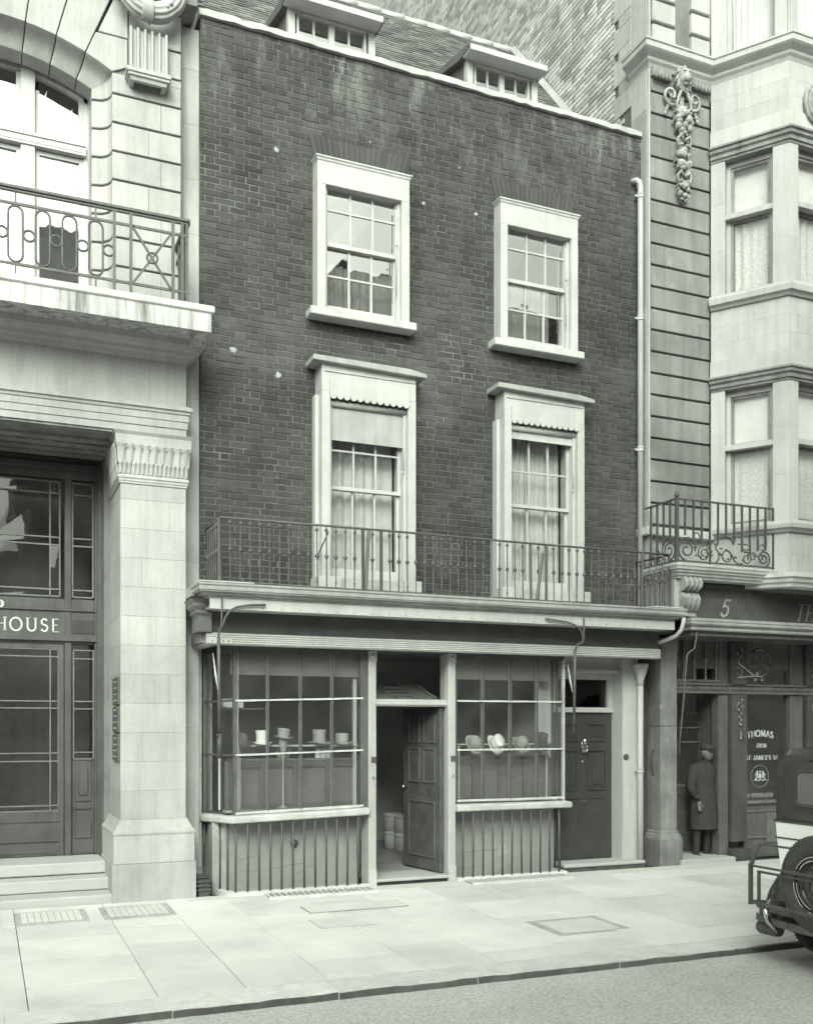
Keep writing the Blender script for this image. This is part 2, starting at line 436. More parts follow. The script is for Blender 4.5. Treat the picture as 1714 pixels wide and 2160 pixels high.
# special items in the paving, as (x0,x1,y0,y1)
xa, ya = 2.62, -1.02
cover = (2.95, 4.0, -1.26, -.92); cover2 = (2.84, 3.4, -1.95, -1.55); patch = (4.72, 5.5, -3.0, -2.35)
x = -3.2; widths = []
while x < 15:
    wd = random.choice((.62, .7, .78, .84, .9)); y = -3.60
    off = random.uniform(.25, .9)
    ys = [y]
    y += off
    while y < -.45:
        ys.append(y); y += random.uniform(.65, 1.15)
    ys.append(-.30 if x > 1.9 else -.02)
    if ys[-1]-ys[-2] < .15 and len(ys) > 2: ys.pop(-2)
    for a, b in zip(ys[:-1], ys[1:]):
        slab('paving_stone', x, x+wd, a, b, 'paving', random.uniform(-.002, .002), j=random.uniform(.0045, .008))
    x += wd
slab('paving_stone', 1.95, 14, -.30, 0.0, 'paving')
x = -3.2
while x < 15:
    L_ = random.uniform(.9, 1.3)
    slab('kerb_stone', x, x+L_, -3.91, -3.605, 'kerb_granite', 0, j=.002)
    fm = MB(); n_k = 10; rg = []
    for q in range(n_k+1):
        xx = x+.004+(L_-.008)*q/n_k; a = random.uniform(-.006, .006); rg.append([fm.P(p) for p in ((xx, -3.925+a, -.135), (xx, -3.918+a, -.088+a), (xx, -3.90, -.082+a), (xx, -3.90, -.135))])
    for q in range(n_k):
        for r_ in range(4): fm.F((rg[q][r_], rg[q+1][r_], rg[q+1][(r_+1)%4], rg[q][(r_+1)%4]))
    B('kerb_face', fm, 'kerb_dirt_and_step_shade', pavement)
    x += L_
# cellar plates let into the pavement
def inset(name, rect, mat, label, dz=.006, fr=.03):
    x0, x1, y0, y1 = rect
    f = slab(name, x0, x1, y0, y1, 'pier_stone' if name == 'cellar_cover' else 'render_pale', dz, .0, label=label)
    slab('cover_panel', x0+fr, x1-fr, y0+fr, y1-fr, mat, dz+.004, .0)
inset('cellar_cover', cover, 'paving', 'rectangular stone cellar cover with dark joint', fr=.014)
inset('cellar_cover', cover2, 'paving', 'smaller rectangular cover plate, nearly flush', .004, fr=.006)
mb = MB()
inset('mortar_patch', patch, 'paving', 'paving stone with a wide darker mortar border', .003, fr=.09)
# glass pavement lights by the stone building
for i, (x0, x1) in enumerate(((.28, .92), (1.06, 1.72), (-.5, .14))):
    t = thing('pavement_light', ['cast iron pavement light of small glass squares, middle of the three before the steps',
              'cast iron pavement light of small glass squares in front of the stone pier',
              'cast iron pavement light of small glass squares, farthest from the shop window'][i], 'pavement light', (x0, -.7, 0), 'pavement lights set in the pavement')
    B('frame', MB().prism([(-.86, GZ(-.86)+.002), (-.3, GZ(-.3)+.002), (-.3, GZ(-.3)+.016), (-.86, GZ(-.86)+.016)], x0, x1, 'x'), 'render_pale', t)
    g = MB(); nx_, ny_ = 9, 8
    for a in range(nx_):
        for b in range(ny_):
            cx_, cy_ = x0+.05+(x1-x0-.1)*(a+.5)/nx_, -.82+.48*(b+.5)/ny_; z = GZ(cy_)+.0175
            g.box(cx_-.026, cx_+.026, cy_-.022, cy_+.022, z-.003, z+.004)
    B('glass_square', g, 'paving', t)['kind'] = 'stuff'

# ================================================================== BRICK HOUSE
BX0, BX1, BY = 2.19, 8.0, .30
house = thing('brick_house', 'dark brick town house with white sash windows above an old hat shop front', 'house', (5.1, .3, 0))
W2 = [(3.475, 4.605), (5.81, 6.915)]; Z2H, Z2S = 8.24, 6.55
W1 = [(3.505, 4.655), (5.825, 6.965)]; Z1H, Z1S = 5.90, 3.50
holes = [(a, b, Z2S-.05, Z2H) for a, b in W2]+[(a, b, Z1S-.05, Z1H) for a, b in W1]
ZB, ZT = 3.0, 9.58
def holed(mb, x0, x1, y0, y1, z0, z1, hs):
    xs = sorted({x0, x1, *[h[0] for h in hs], *[h[1] for h in hs]}); zs = sorted({z0, z1, *[h[2] for h in hs], *[h[3] for h in hs]})
    for i in range(len(xs)-1):
        for j in range(len(zs)-1):
            cx_, cz_ = (xs[i]+xs[i+1])/2, (zs[j]+zs[j+1])/2
            if not any(h[0] < cx_ < h[1] and h[2] < cz_ < h[3] for h in hs): mb.box(xs[i], xs[i+1], y0, y1, zs[j], zs[j+1])
    return mb
wall = B('front_wall', holed(MB(), BX0, BX1, BY, BY+.33, ZB, ZT, holes), 'mortar', house, recalc=False)
arch = [(a+.03, b-.03, zh, zh+.34) for (a, b), zh in ((W2[0], Z2H), (W2[1], Z2H))]
camv = Vector((0, -CD, CH))
def fmap(u, z, d, local): return (u, -d, z) if local else (u, BY-d, z)
lay_bricks(wall, 'brick', 'brick', fmap, BX0, BX1, ZB+.25, ZT, holes+arch, keep=300,
           dist=lambda it: (Vector((it[0], BY, it[1]))-camv).length)
for a, b, z0, z1 in arch:      # gauged flat arches: tall thin bricks fanned
    n_ = 18; cxx = (a+b)/2
    for k in range(n_):
        u0, u1 = a+.0+(b-a)*k/n_+.003, a+.0+(b-a)*(k+1)/n_-.003
        s_ = lambda u: cxx+(u-cxx)*1.17
        mb = MB(); mb.prism([(u0, z0+.004), (u1, z0+.004), (s_(u1), z1-.005), (s_(u0), z1-.005)], BY-.014, BY+.02, 'y')
        B('arch_brick', mb, 'brick_arch', wall, recalc=False)
mb = MB()   # side and back walls, floors, rooms
mb.box(BX0, BX0+.2, .63, 6.2, 0, 9.4); mb.box(BX1-.2, BX1-.01, .63, 6.2, 0, 9.4); mb.box(BX0+.2, BX1-.2, 6.0, 6.2, 0, 9.4)
for z in (3.02, 6.15, 9.2): mb.box(BX0+.2, BX1-.2, .63, 6.0, z, z+.16)
mb.box(BX0+.2, BX1-.2, 2.4, 2.5, 3.2, 9.2)
B('inner_wall', mb, 'interior_wall', house)
# coping: a whitewashed uneven capping
mb = MB(); n_ = 60; rr = []
for i in range(n_+1):
    x_ = BX0-.02+(BX1+.0-BX0)*i/n_; a, b, c_ = (random.uniform(-.008, .008) for _ in range(3))
    rr.append([mb.P(p) for p in ((x_, BY-.05+a, ZT-.005+b), (x_, BY-.055+a, ZT+.055+c_), (x_, BY+.1, ZT+.085+c_), (x_, BY+.42, ZT+.06), (x_, BY+.42, ZT-.005))])
for i in range(n_):
    for k in range(5): mb.F((rr[i][k], rr[i+1][k], rr[i+1][(k+1)%5], rr[i][(k+1)%5]))
mb.F(rr[0]); mb.F(rr[-1]); B('coping', mb, 'worn_white_and_lit_bars', house)
# pale plaster patches and drips on the brick are real daubs of mortar
for px_, py_, r_ in ((583, 316, .045), (492, 738, .05), (588, 792, .05), (780, 300, .02), (893, 430, .03), (968, 354, .016), (1003, 452, .03), (1027, 650, .012), (1120, 505, .02)):
    mb = MB(); cx_, cz_ = XP(px_, BY), ZP(px_, py_, BY)
    mb.lathe((cx_, BY-.006, cz_), [(r_*.8, 0), (r_*.6*random.uniform(.8, 1), -.003)], 11, 'y', True, 1, .9)
    for v_i in range(len(mb.v)): x_, y_, z_ = mb.v[v_i]; mb.v[v_i] = (x_+random.uniform(-.3, .3)*r_*.9, y_, z_+random.uniform(-.3, .3)*r_*.9)
    B('mortar_patch', mb, 'render', wall)

# ---- sash windows ------------------------------------------------------------
def sash(win, x0, x1, z0, z1, y, cols, rows, glass, mat='white_paint', st=.035, mt=.02, bot=.05, top=.03, name='sash', dep=.035):
    """rows: heights of the inner muntins"""
    mb = MB(); mb.box(x0, x0+st, y, y+dep, z0, z1); mb.box(x1-st, x1, y, y+dep, z0, z1)
    mb.box(x0+st, x1-st, y+.001, y+dep-.001, z0, z0+bot); mb.box(x0+st, x1-st, y+.001, y+dep-.001, z1-top, z1)
    xs = [x0+st]+[x0+st+(x1-x0-2*st)*k/cols for k in range(1, cols)]+[x1-st]
    for x_ in xs[1:-1]: mb.box(x_-mt/2, x_+mt/2, y+.003, y+dep-.003, z0+bot, z1-top)
    zs = [z0+bot]+list(rows)+[z1-top]
    for z_ in rows:
        for a, b in zip(xs[:-1], xs[1:]): mb.box(a+(mt/2 if a != xs[0] else 0), b-(mt/2 if b != xs[-1] else 0), y+.004, y+dep-.004, z_-mt/2, z_+mt/2)
    B(name, mb, mat, win)
    for a, b in zip(xs[:-1], xs[1:]):
        for c_, d_ in zip(zs[:-1], zs[1:]):
            q = random.uniform(-.0015, .0015); q2 = random.uniform(-.0015, .0015)
            m2 = MB(); yy = y+dep*.5; ids = [m2.P(p) for p in ((a, yy-q, c_), (b, yy+q, c_), (b, yy+q2, d_), (a, yy-q2, d_))]; m2.F(ids)
            B('pane', m2, glass, win, recalc=False)
def house_window(i, X0, X1, zs, zh, fy, floor):
    win = MB(); s_ = .10; hb = .285 if floor == 2 else .30
    win.box(X0, X0+s_, fy, BY+.12, zs, zh-hb); win.box(X1-s_, X1, fy, BY+.12, zs, zh-hb); win.box(X0, X1, fy+.002, BY+.12, zh-hb, zh)
    win.box(X0+s_, X0+s_+.035, fy+.06, BY+.12, zs, zh-hb); win.box(X1-s_-.035, X1-s_, fy+.06, BY+.12, zs, zh-hb)
    w_ = B('window', win, 'white_paint', house, .004)
    w_['label'] = ['left', 'right'][i]+(' second floor sash window, curtained' if floor == 2 else ' first floor sash window with scalloped board')
    if floor == 2:
        B('hood', MB().sweep([(X0, BY), (X0, fy), (X1, fy), (X1, BY)][::-1] if 0 else [(X0, BY), (X0, fy), (X1, fy), (X1, BY)], [(0, zh-.03), (.008, zh-.02), (.012, zh), (.024, zh+.008), (.024, zh+.024), (0, zh+.03)]), 'worn_white_and_lit_bars', w_)
        B('sill', MB().box(X0-.085, X1+.085, BY-.188, BY+.1, zs-.09, zs-.001), 'worn_white_and_lit_bars', w_, .008)
        xs0, xs1 = X0+.115, X1-.115
        zm = 7.325
        sash(w_, xs0, xs1, zm-.02, zh-.14, .225, 3, [7.72], 'sky_glass', bot=.045)
        sash(w_, xs0, xs1, zs+.02, zm+.02, .265, 3, [6.985], 'sky_glass', bot=.075, top=.04)
        c_ = MB(); c_.sheet(xs0, xs1-(.0 if i == 0 else .12), 7.2 if i == 0 else 7.45, zs+.02, .45, .025, 9, ph=i*2)
        B('curtain', c_, 'curtain', w_)
        mb = MB(); mb.tube([(X1-s_-.05, fy+.05, zh-hb-.1), (X1-s_-.05, fy+.05, zs+.3)], .008, 6); mb.ball((X1-s_-.05, fy+.04, 7.45), .014, .014, .02)
        B('sash_cord', mb, 'cream_paint', w_)
    else:
        k_ = MB(); k_.prism([(X0-.12, zh), (X1+.11, zh-.03), (X1+.11, zh+.015), (X1-.1, zh+.05), (X0-.12, zh+.06)], fy-.07, BY, 'y')
        B('hood', k_, 'lead', w_, .006)
        mb = MB(); n_ = 12; L_ = X1-X0-2*s_+.02; pts = [(X1-s_+.01, zh-.2), (X0+s_-.01, zh-.2)]; zb = zh-.385
        for k in range(n_):
            for j in range(7):
                a = math.pi*(1-j/6) if 1 else 0
                pts.append((X0+s_-.01+L_*(k+.5-.5*math.cos(math.pi*j/6))/n_, zb+.035-.045*math.sin(math.pi*j/6)))
        mb.prism(pts, fy-.018, fy+.0, 'y'); B('scalloped_valance', mb, 'white_paint', w_)
        mb = MB(); mb.box(X0+s_-.01, X1-s_+.01, fy-.012, fy+.001, zh-.205, zh-.19); mb.box(X0+.02, X1-.02, fy-.01, fy+.001, zh-.09, zh-.08)
        B('moulding', mb, 'white_paint', w_)
        xs0, xs1 = X0+.125, X1-.135; zm = ZP(689, 1027, .22)
        sash(w_, xs0, xs1, zm-.02, zh-.15, .215, 3, [ZP(689, 948, .22)], 'curtain_glass', bot=.04)
        sash(w_, xs0, xs1, zs+.03, zm+.02, .255, 3, [ZP(689, 1110, .26)], 'curtain_glass', bot=.10, top=.04)
        c_ = MB(); c_.sheet(xs0, xs1-.03, 5.3 if i == 0 else 5.45, zs+.02, .40, .03, 7 if i == 0 else 12, ph=i*1.3)
        B('curtain', c_, 'curtain', w_)
        bl = MB(); zb = 5.08 if i == 0 else 5.36
        bl.tube([(xs0-.02, fy+.07, zh-.42), (xs1+.03, fy+.07, zh-.42)], .038, 10); bl.box(xs0-.02, xs1+.04, fy+.085, fy+.089, zb, zh-.42)
        bl.box(xs0-.02, xs1+.04, fy+.08, fy+.094, zb-.012, zb)
        B('roller_blind', bl, 'blind_grey_linen' if i == 0 else 'cream_paint', w_)
        B('sill', MB().box(X0-.06, X0+.22, fy-.06, BY+.05, zs-.13, zs-.001).box(X1-.17, X1+.05, fy-.06, BY+.05, zs-.13, zs-.001).box(X0+.22, X1-.17, fy-.02, BY+.05, zs-.13, zs-.001), 'worn_white_and_lit_bars', w_, .006)
        B('side_board', MB().box(X0-.045, X0-.002, BY-.12, BY-.014, zs, zh-.33), 'white_paint', w_)
        mb = MB(); mb.tube([(X1-s_-.04, fy+.04, zh-.6), (X1-s_-.04, fy+.04, zh-1.12)], .008, 6); mb.tube([(X1-s_-.04, fy+.04, zh-1.12), (X1-s_-.08, fy+.03, zh-1.14)], .01, 6)
        B('blind_bracket', mb, 'cream_paint', w_)
for i in (0, 1):
    house_window(i, *W2[i], Z2S, Z2H, .13, 2); house_window(i, *W1[i], Z1S, Z1H, .06, 1)

# ---- roof --------------------------------------------------------------------
RY0, RZ0, RY1, RZ1 = .98, 9.56, 3.75, 12.86; RX0, RX1 = 2.55, 8.0
sl_ = math.hypot(RY1-RY0, RZ1-RZ0); ry_, rz_ = (RY1-RY0)/sl_, (RZ1-RZ0)/sl_
mb = MB(); mb.prism([(RY0, RZ0-.3), (RY1, RZ1-.3), (6.3, 9.6), (6.3, 9.2), (.6, 9.2)], RX0+.05, RX1-.02, 'x')
mb.box(BX0, BX1-.02, .72, RY0+.1, 9.3, 9.42)
roof = B('roof', mb, 'void', house)
def rmap(u, v, d): return (u, RY0+ry_*v-rz_*d, RZ0+rz_*v+ry_*d)
tiles = []; row = 0; v_ = 0
while v_ < sl_:
    u = RX0+(.083 if row % 2 else 0)
    while u < RX1-.02:
        tiles.append((u, v_, min(.163, RX1-.01-u))); u += .167
    v_ += .1; row += 1
def tile_geo(mb, u, v, w_, loc=None):
    d0, d1 = .022+random.uniform(-.003, .006), .004; dl = random.uniform(-.006, .006)
    pts = [(u, v+dl, 0), (u+w_, v+dl, 0), (u+w_, v+.17, -.01), (u, v+.17, -.01), (u, v+dl, d0), (u+w_, v+dl+random.uniform(-.004, .004), d0), (u+w_, v+.17, d1), (u, v+.17, d1)]
    i_ = [mb.P(Vector(rmap(*p))-(loc or Vector())) for p in pts]; n0 = len(mb.f)
    for q in ((4,5,6,7),(0,1,5,4),(1,2,6,5),(3,0,4,7)): mb.F([i_[k] for k in q])
    mb.tone += [random.random()]*(len(mb.f)-n0)
tiles = [t_ for t_ in tiles if not any(a-.05 < t_[0] < b-.1 and rmap(0, t_[1], 0)[2] < 10.5 and rmap(0, t_[1], 0)[2] > 9.5 for a, b in ((3.37, 4.5), (5.76, 6.81)))]
tiles.sort(key=lambda t_: (Vector(rmap(t_[0], t_[1], 0))-camv).length+(50 if rmap(0, t_[1], 0)[2] < 9.95 else 0))
tc = [MB().__class__() for _ in range(6)]
tms = []
for m_ in tc: tile_geo(m_, 0, 0, .163, Vector(rmap(0, 0, 0))); m_.tone = [0]*len(m_.f); tms.append(m_.mesh('roof_tile', False))
for t_ in tiles[:300]:
    o = link('roof_tile', random.choice(tms), 'roof_tile', None); o.location = rmap(t_[0], t_[1], 0); o.parent = roof
mb = MB()
for t_ in tiles[300:]: tile_geo(mb, *t_)
o = B('roof_tiling', mb, 'roof_tile', roof, recalc=False); o['kind'] = 'stuff'
mb = MB()
for k in range(14):
    a = RX0+(RX1-RX0)*k/14; mb.tube([(a, RY1, RZ1+random.uniform(-.01, .01)), (a+.385, RY1, RZ1+.01)], .06, 8)
B('ridge_tile', mb, 'worn_white_and_lit_bars', roof)['kind'] = 'stuff'
mb = MB(); q = [rmap(RX1-.07, 0, .03), rmap(RX1-.07, sl_, .03), rmap(RX1-.012, sl_, .1), rmap(RX1-.012, 0, .1)]; mb.F([mb.P(p) for p in q]); mb.F([mb.P((p[0], p[1]+.02, p[2]-.02)) for p in q])
B('flashing', mb, 'lead', roof)
def dormer(X0, X1, i):
    Y0 = .95; ze = 10.47; z0 = 9.62
    fr = MB(); fr.box(X0, X0+.085, Y0, Y0+.1, z0, ze); fr.box(X1-.085, X1, Y0, Y0+.1, z0, ze); fr.box(X0+.085, X1-.085, Y0+.002, Y0+.1, ze-.06, ze); fr.box(X0+.085, X1-.085, Y0-.03, Y0+.1, z0, z0+.12)
    fr.box(X0+.11, X0+.14, Y0+.02, Y0+.1, z0+.12, ze-.06); fr.box(X1-.14, X1-.11, Y0+.02, Y0+.1, z0+.12, ze-.06)
    d = B('dormer', fr, 'white_paint', house, .003); d['label'] = ['flat roofed dormer over the left windows', 'flat roofed dormer over the right windows'][i]
    m = MB(); cx_ = (X0+X1)/2
    m.box(cx_-.035, cx_+.035, Y0+.03, Y0+.08, z0+.12, ze-.06)
    for a in (X0+.14, cx_+.035):
        for k in (1,): x_ = a+(X1-X0-.35)/4; m.box(x_-.012, x_+.012, Y0+.04, Y0+.07, z0+.12, ze-.06)
    m.box(X0+.14, X1-.14, Y0+.038, Y0+.068, 10.02, 10.045)
    B('casement', m, 'white_paint', d)
    for a, b in ((X0+.14, cx_-.035), (cx_+.035, X1-.14)):
        for c_, d_ in ((a, (a+b)/2-.012), ((a+b)/2+.012, b)):
            for e, f_ in ((z0+.12, 10.02), (10.045, ze-.06)):
                p = MB(); p.F([p.P(v) for v in ((c_, Y0+.055, e), (d_, Y0+.055, e), (d_, Y0+.055, f_), (c_, Y0+.055, f_))]); B('pane', p, 'sky_glass', d, recalc=False)
    ch = MB()   # cheeks
    for a, b in ((X0+.01, X0+.05), (X1-.05, X1-.01)): ch = MB(); ch.prism([(Y0+.1, z0-.05), (Y0+.1, ze), (2.2, ze+.25), (1.02, z0-.05)], a, b, 'x'); B('cheek', ch, 'dark_roof', d)
    pass
    rf = MB(); rf.prism([(Y0-.20, ze-.005), (Y0-.20, ze+.045), (2.35, ze+.42), (2.35, ze+.36), (Y0+.1, ze)], X0-.07, X1+.05, 'x')
    B('dormer_roof', rf, 'dark_roof', d)
    fs = MB(); fs.prism([(Y0-.22, ze-.04), (Y0-.22, ze+.03), (Y0-.202, ze+.03), (Y0-.202, ze-.04)], X0-.06, X1+.02, 'x'); fs.box(X0-.06, X1+.02, Y0-.20, Y0+.0, ze-.03, ze-.006)
    B('fascia_board', fs, 'white_paint', d)
    B('curtain', MB().sheet(X0+.1, X1-.1, 10.1, z0, Y0+.2, .02, 8), 'curtain', d)
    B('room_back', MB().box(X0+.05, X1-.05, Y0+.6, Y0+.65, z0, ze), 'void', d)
dormer(3.375, 4.49, 0); dormer(5.765, 6.81, 1)
# ================================================================== SHOP FRONT (parts of the brick house)
WY = -.06
LC, LR, LB = (2.493, WY), (3.96, WY), (2.27, .50)
RL, RC, RB = (5.12, WY), (6.575, WY), (6.63, .32)
mb = MB()
mb.box(2.2, 7.9, .45, 6.0, .02, .08); B('shop_floor', mb, 'floor_boards', house)
mb = MB(); mb.box(2.2, 6.62, -.02, 5.9, 2.86, 2.92); B('shop_ceiling', mb, 'ceiling_paint', house)
B('ceiling_beam', MB().box(4.44, 4.49, .1, 5.9, 2.84, 2.859), 'dark_wood', house)
mb = MB(); mb.box(6.63, 6.68, .34, 5.9, .081, 2.85); mb.box(2.4, 6.62, 3.6, 3.65, .081, 2.85)
B('shop_wall', mb, 'interior_wall', house)
mb = MB()      # base walls under the windows, rough render
B('base_wall', MB().box(2.3, 4.0, .20, .44, -.05, .80), 'render', house); B('base_wall', MB().box(5.12, 6.62, .20, .44, -.05, .80), 'render', house)
for pts in ([(2.55, .21), (2.7, .225), (2.84, .215), (2.95, .235), (3.1, .24), (3.17, .26), (3.3, .265), (3.42, .29)], [(2.6, .33), (2.66, .36), (2.75, .365), (2.8, .39)], [(3.25, .16), (3.33, .18), (3.36, .22), (3.45, .25)], [(5.3, .3), (5.45, .29), (5.6, .31), (5.8, .30), (5.9, .32)], [(5.2, .12), (5.4, .1), (5.6, .11)]): 
    B('crack', MB().tube([(a, .1995, b) for a, b in pts], [.0015+.0025*random.random() for _ in pts], 4), 'pier_stone', house)
for pts in () if 1 else ([(2.62, .42), (2.75, .40), (2.9, .43), (3.1, .41), (3.25, .44)], [(2.7, .3), (3.0, .25), (3.3, .27), (3.5, .24), (3.7, .26)], [(3.3, .52), (3.5, .44), (3.62, .5)], [(5.5, .36), (5.8, .33), (6.1, .35)]):
    B('crack', MB().tube([(a, .199, b) for a, b in pts], .006, 4), 'void', house)
B('iron_ring', MB().lathe((3.22, .19, .50), [(.035, 0), (.045, -.01), (.03, -.02)], 12, 'y').ball((3.22, .165, .49), .02, .015, .02), 'iron', house)
def tilt(x): return -.042*(3.95-x)/1.46
# --- left shop window
def shop_window(side):
    left = side == 0
    zs = [.905, 1.535, 2.12, 2.665] if left else [.925, 1.528, 2.105, 2.665]
    tf = (lambda x, z: z+(tilt(x) if z < 2.6 else 0)) if left else (lambda x, z: z)
    path = [LB, LC, LR] if left else [RL, RC, RB]
    fr = MB()
    def post(x, y, r_, z0, z1): fr.box(x-r_, x+r_, y-.012, y+.05, z0, z1)
    xs = [LC[0]+(LR[0]-LC[0])*k/4 for k in range(5)] if left else [RL[0]+(RC[0]-RL[0])*k/4 for k in range(5)]
    if left: xs = [2.493, 2.853, 3.223, 3.588, 3.95]
    else: xs = [5.125, 5.472, 5.842, 6.21, 6.575]
    if left: post(LB[0]+.01, LB[1]-.02, .025, .86, 2.67); post(LC[0], LC[1]+.01, .02, .86, 2.67); post(LR[0]+.005, LR[1]+.01, .045, .86, 2.67)
    else: post(RL[0]-.015, RL[1]+.01, .02, .86, 2.67); post(RB[0], RB[1], .03, .86, 2.67)
    fr.sweep(path, [(.012, 2.62), (.012, 2.68), (-.05, 2.68), (-.05, 2.62)])
    win = B('shop_window', fr, 'dark_frame', house)
    win['label'] = ['bow shop window of four bays with a splayed left end', 'shop window between the open door and the house door'][side]
    for x in xs[1:4]:
        B('muntin', MB().bar((x, WY-.002, tf(x, zs[0])), (x, WY-.002, 2.64), .015, .022), 'dark_frame', win)
        B('muntin', MB().box(x-.018, x-.011, WY+.012, WY+.034, tf(x, zs[0])+.012, 2.62), 'grey_paint', win)
    if not left: B('corner_post', MB().box(6.563, 6.592, WY-.02, WY+.03, .87, 2.64), 'worn_white_and_lit_bars', win, .004)
    else:
        B('muntin', MB().box(2.515, 2.528, WY+.012, WY+.03, .9, 2.62), 'worn_white_and_lit_bars', win)
    ex = 1 if left else 0
    for z in zs[:3]:
        hgt = .019 if z > 1 else .026; n_ = 8
        m = MB(); pts = [(xs[0]+(xs[-1]-xs[0])*k/n_) for k in range(n_+1)]
        rg = [[m.P((x, y, tf(x, z)+q+random.uniform(-.003, .003))) for y, q in ((WY-.016, 0), (WY+.01, 0), (WY+.01, hgt), (WY-.012, hgt))] for x in pts]
        for i in range(n_):
            for k in range(4): m.F((rg[i][k], rg[i+1][k], rg[i+1][(k+1)%4], rg[i][(k+1)%4]))
        m.F(rg[0]); m.F(rg[-1]); B('glazing_bar', m, 'worn_white_and_lit_bars', win)  # white colour stands for light falling on the level bars from above
        a, b = (LB, LC) if left else (RC, RB)
        B('glazing_bar', MB().bar((a[0], a[1], tf(a[0] if left else 0, z)+.012), (b[0], b[1], tf(b[0] if left else 0, z)+.012), .022, .024), 'iron', win)
    zg = zs[:3]+[2.62]
    for i in range(4):
        for j in range(3):
            a, b, c_, d_ = xs[i], xs[i+1], zg[j], zg[j+1]; q, q2 = random.uniform(-.003, .003), random.uniform(-.003, .003)
            m = MB(); m.F([m.P(p) for p in ((a, WY+.006-q, tf(a, c_)+.01), (b, WY+.006+q, tf(b, c_)+.01), (b, WY+.006+q2, tf(b, d_)), (a, WY+.006-q2, tf(a, d_)))])
            B('pane', m, 'shop_glass', win, recalc=False)
    (ax, ay), (bx, by) = (LB, LC) if left else (RC, RB)
    for i in range(2):
        for j in range(3):
            x0, y0, x1, y1 = ax+(bx-ax)*i/2, ay+(by-ay)*i/2, ax+(bx-ax)*(i+1)/2, ay+(by-ay)*(i+1)/2
            m = MB(); m.F([m.P(p) for p in ((x0, y0, zg[j]-.01), (x1, y1, zg[j]-.01), (x1, y1, zg[j+1]), (x0, y0, zg[j+1]))]); B('pane', m, 'shop_glass', win, recalc=False)
        if i == 0: B('muntin', MB().bar((x1, y1, .9), (x1, y1, 2.63), .02, .022), 'worn_white_and_lit_bars' if left else 'dark_frame', win)
    # sill, slightly sagging
    pth = [(LB[0]-.03, LB[1]), (LC[0]-.01, LC[1]-.005), (4.005, WY-.005)] if left else [(5.105, WY-.005), (6.60, WY-.005), (6.66, .32)]
    s_ = MB().sweep(pth, [(-.12, .815), (.06, .815), (.07, .83), (.07, .875), (.055, .89), (-.05, .905), (-.12, .905)])
    if left: s_.v = [(x, y, z+tilt(x)) for x, y, z in s_.v]
    B('window_sill', s_, 'worn_white_and_lit_bars', house, .005)
    # inside the window: back panels, blind, shelf
    x0, x1 = (2.45, 3.98) if left else (5.1, 6.5)
    p = MB(); p.box(x0, x1, .16, .18, .91, 1.43); p.box(x0, x1, .15, .185, 1.431, 1.455)
    B('back_panel', p, 'panel_grey', house)
    fr2 = MB()
    for k in range(5):
        xx = x0+(x1-x0)*k/4; fr2.box(xx-.025, xx+.025, .138, .1595, .91, 1.43)
    fr2.box(x0, x1, .142, .159, 1.36, 1.41); fr2.box(x0, x1, .142, .159, .91, .96); B('panel_frame', fr2, 'dark_wood', house)
    B('window_shelf', MB().box(x0-.05, x1, .0, .155, .88, .905), 'grey_paint', house)
    B('display_rail', MB().box(x0+.1, x1-.03, .09, .13, 1.59, 1.608).box(x0+.12, x0+.14, .10, .12, .9, 1.59).box(x1-.07, x1-.05, .10, .12, .9, 1.59), 'worn_white_and_lit_bars', house)
    B('window_blind', MB().sheet(x0+.02, x1-.02, 2.68, 2.385, .08, .003, 3).box(x0+.02, x1-.02, .07, .085, 2.375, 2.39), 'blind_grey', house)
shop_window(0); shop_window(1)
B('inner_post', MB().box(6.40, 6.45, .25, .30, .9, 2.86).box(6.46, 6.62, .3, .335, .9, 2.86), 'cream_paint', house)
B('inner_post', MB().box(3.9, 3.94, .12, .16, .9, 2.5), 'cream_paint', house)
B('wall_jamb', MB().box(2.165, 2.235, .44, .56, 0, 2.9), 'worn_white_and_lit_bars', house, .006)
# --- lintel, fascia, cornice
reeds = [(0, 2.665)]
for k in range(5):
    z = 2.672+k*.022; reeds += [(.006, z), (.016, z+.008), (.006, z+.018)]
reeds += [(.0, 2.787), (-.1, 2.787), (-.1, 2.665)]
mb = MB().sweep([(2.14, .30), (2.14, -.30), (7.845, -.30)], reeds); B('reeded_lintel', mb, 'white_paint', house)
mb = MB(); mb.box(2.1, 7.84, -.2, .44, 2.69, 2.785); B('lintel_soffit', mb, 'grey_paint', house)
B('lintel_block', MB().box(2.15, 2.40, -.335, -.3, 2.672, 2.73), 'worn_white_and_lit_bars', house, .004)
for k in range(4): B('screw', MB().lathe((2.19+k*.055, -.336, 2.70), [(.009, 0), (.006, -.006)], 6, 'y'), 'iron', house)
mb = MB().sweep([(2.19, .30), (2.19, -.25), (7.86, -.25)], [(0, 2.788), (0, 3.12), (-.2, 3.12), (-.2, 2.788)]); B('fascia_board', mb, 'black_fascia', house)
CP = [(1.985, -.17), (1.985, -.67), (7.96, -.67), (7.96, -.02)]
mb = MB().sweep(CP, [(-.6, 3.118), (-.10, 3.118), (-.10, 3.135), (-.06, 3.145), (-.05, 3.165), (-.012, 3.17), (-.012, 3.182), (0, 3.185), (0, 3.225), (.012, 3.235), (.012, 3.255), (-.1, 3.27), (-.6, 3.28)])
B('cornice', mb, 'lead', house)
B('cornice_roof', MB().box(1.98, 7.96, -.3, BY-.005, 3.16, 3.262), 'lead', house)
B('lead_flashing', MB().prism([(-.672, 3.262), (-.60, 3.285), (-.35, 3.29), (-.35, 3.263)], 1.99, 2.55, 'x'), 'worn_white_and_lit_bars', house); B('lead_flashing', MB().prism([(-.672, 3.262), (-.60, 3.285), (-.35, 3.29), (-.35, 3.263)], 7.5, 7.95, 'x'), 'worn_white_and_lit_bars', house)
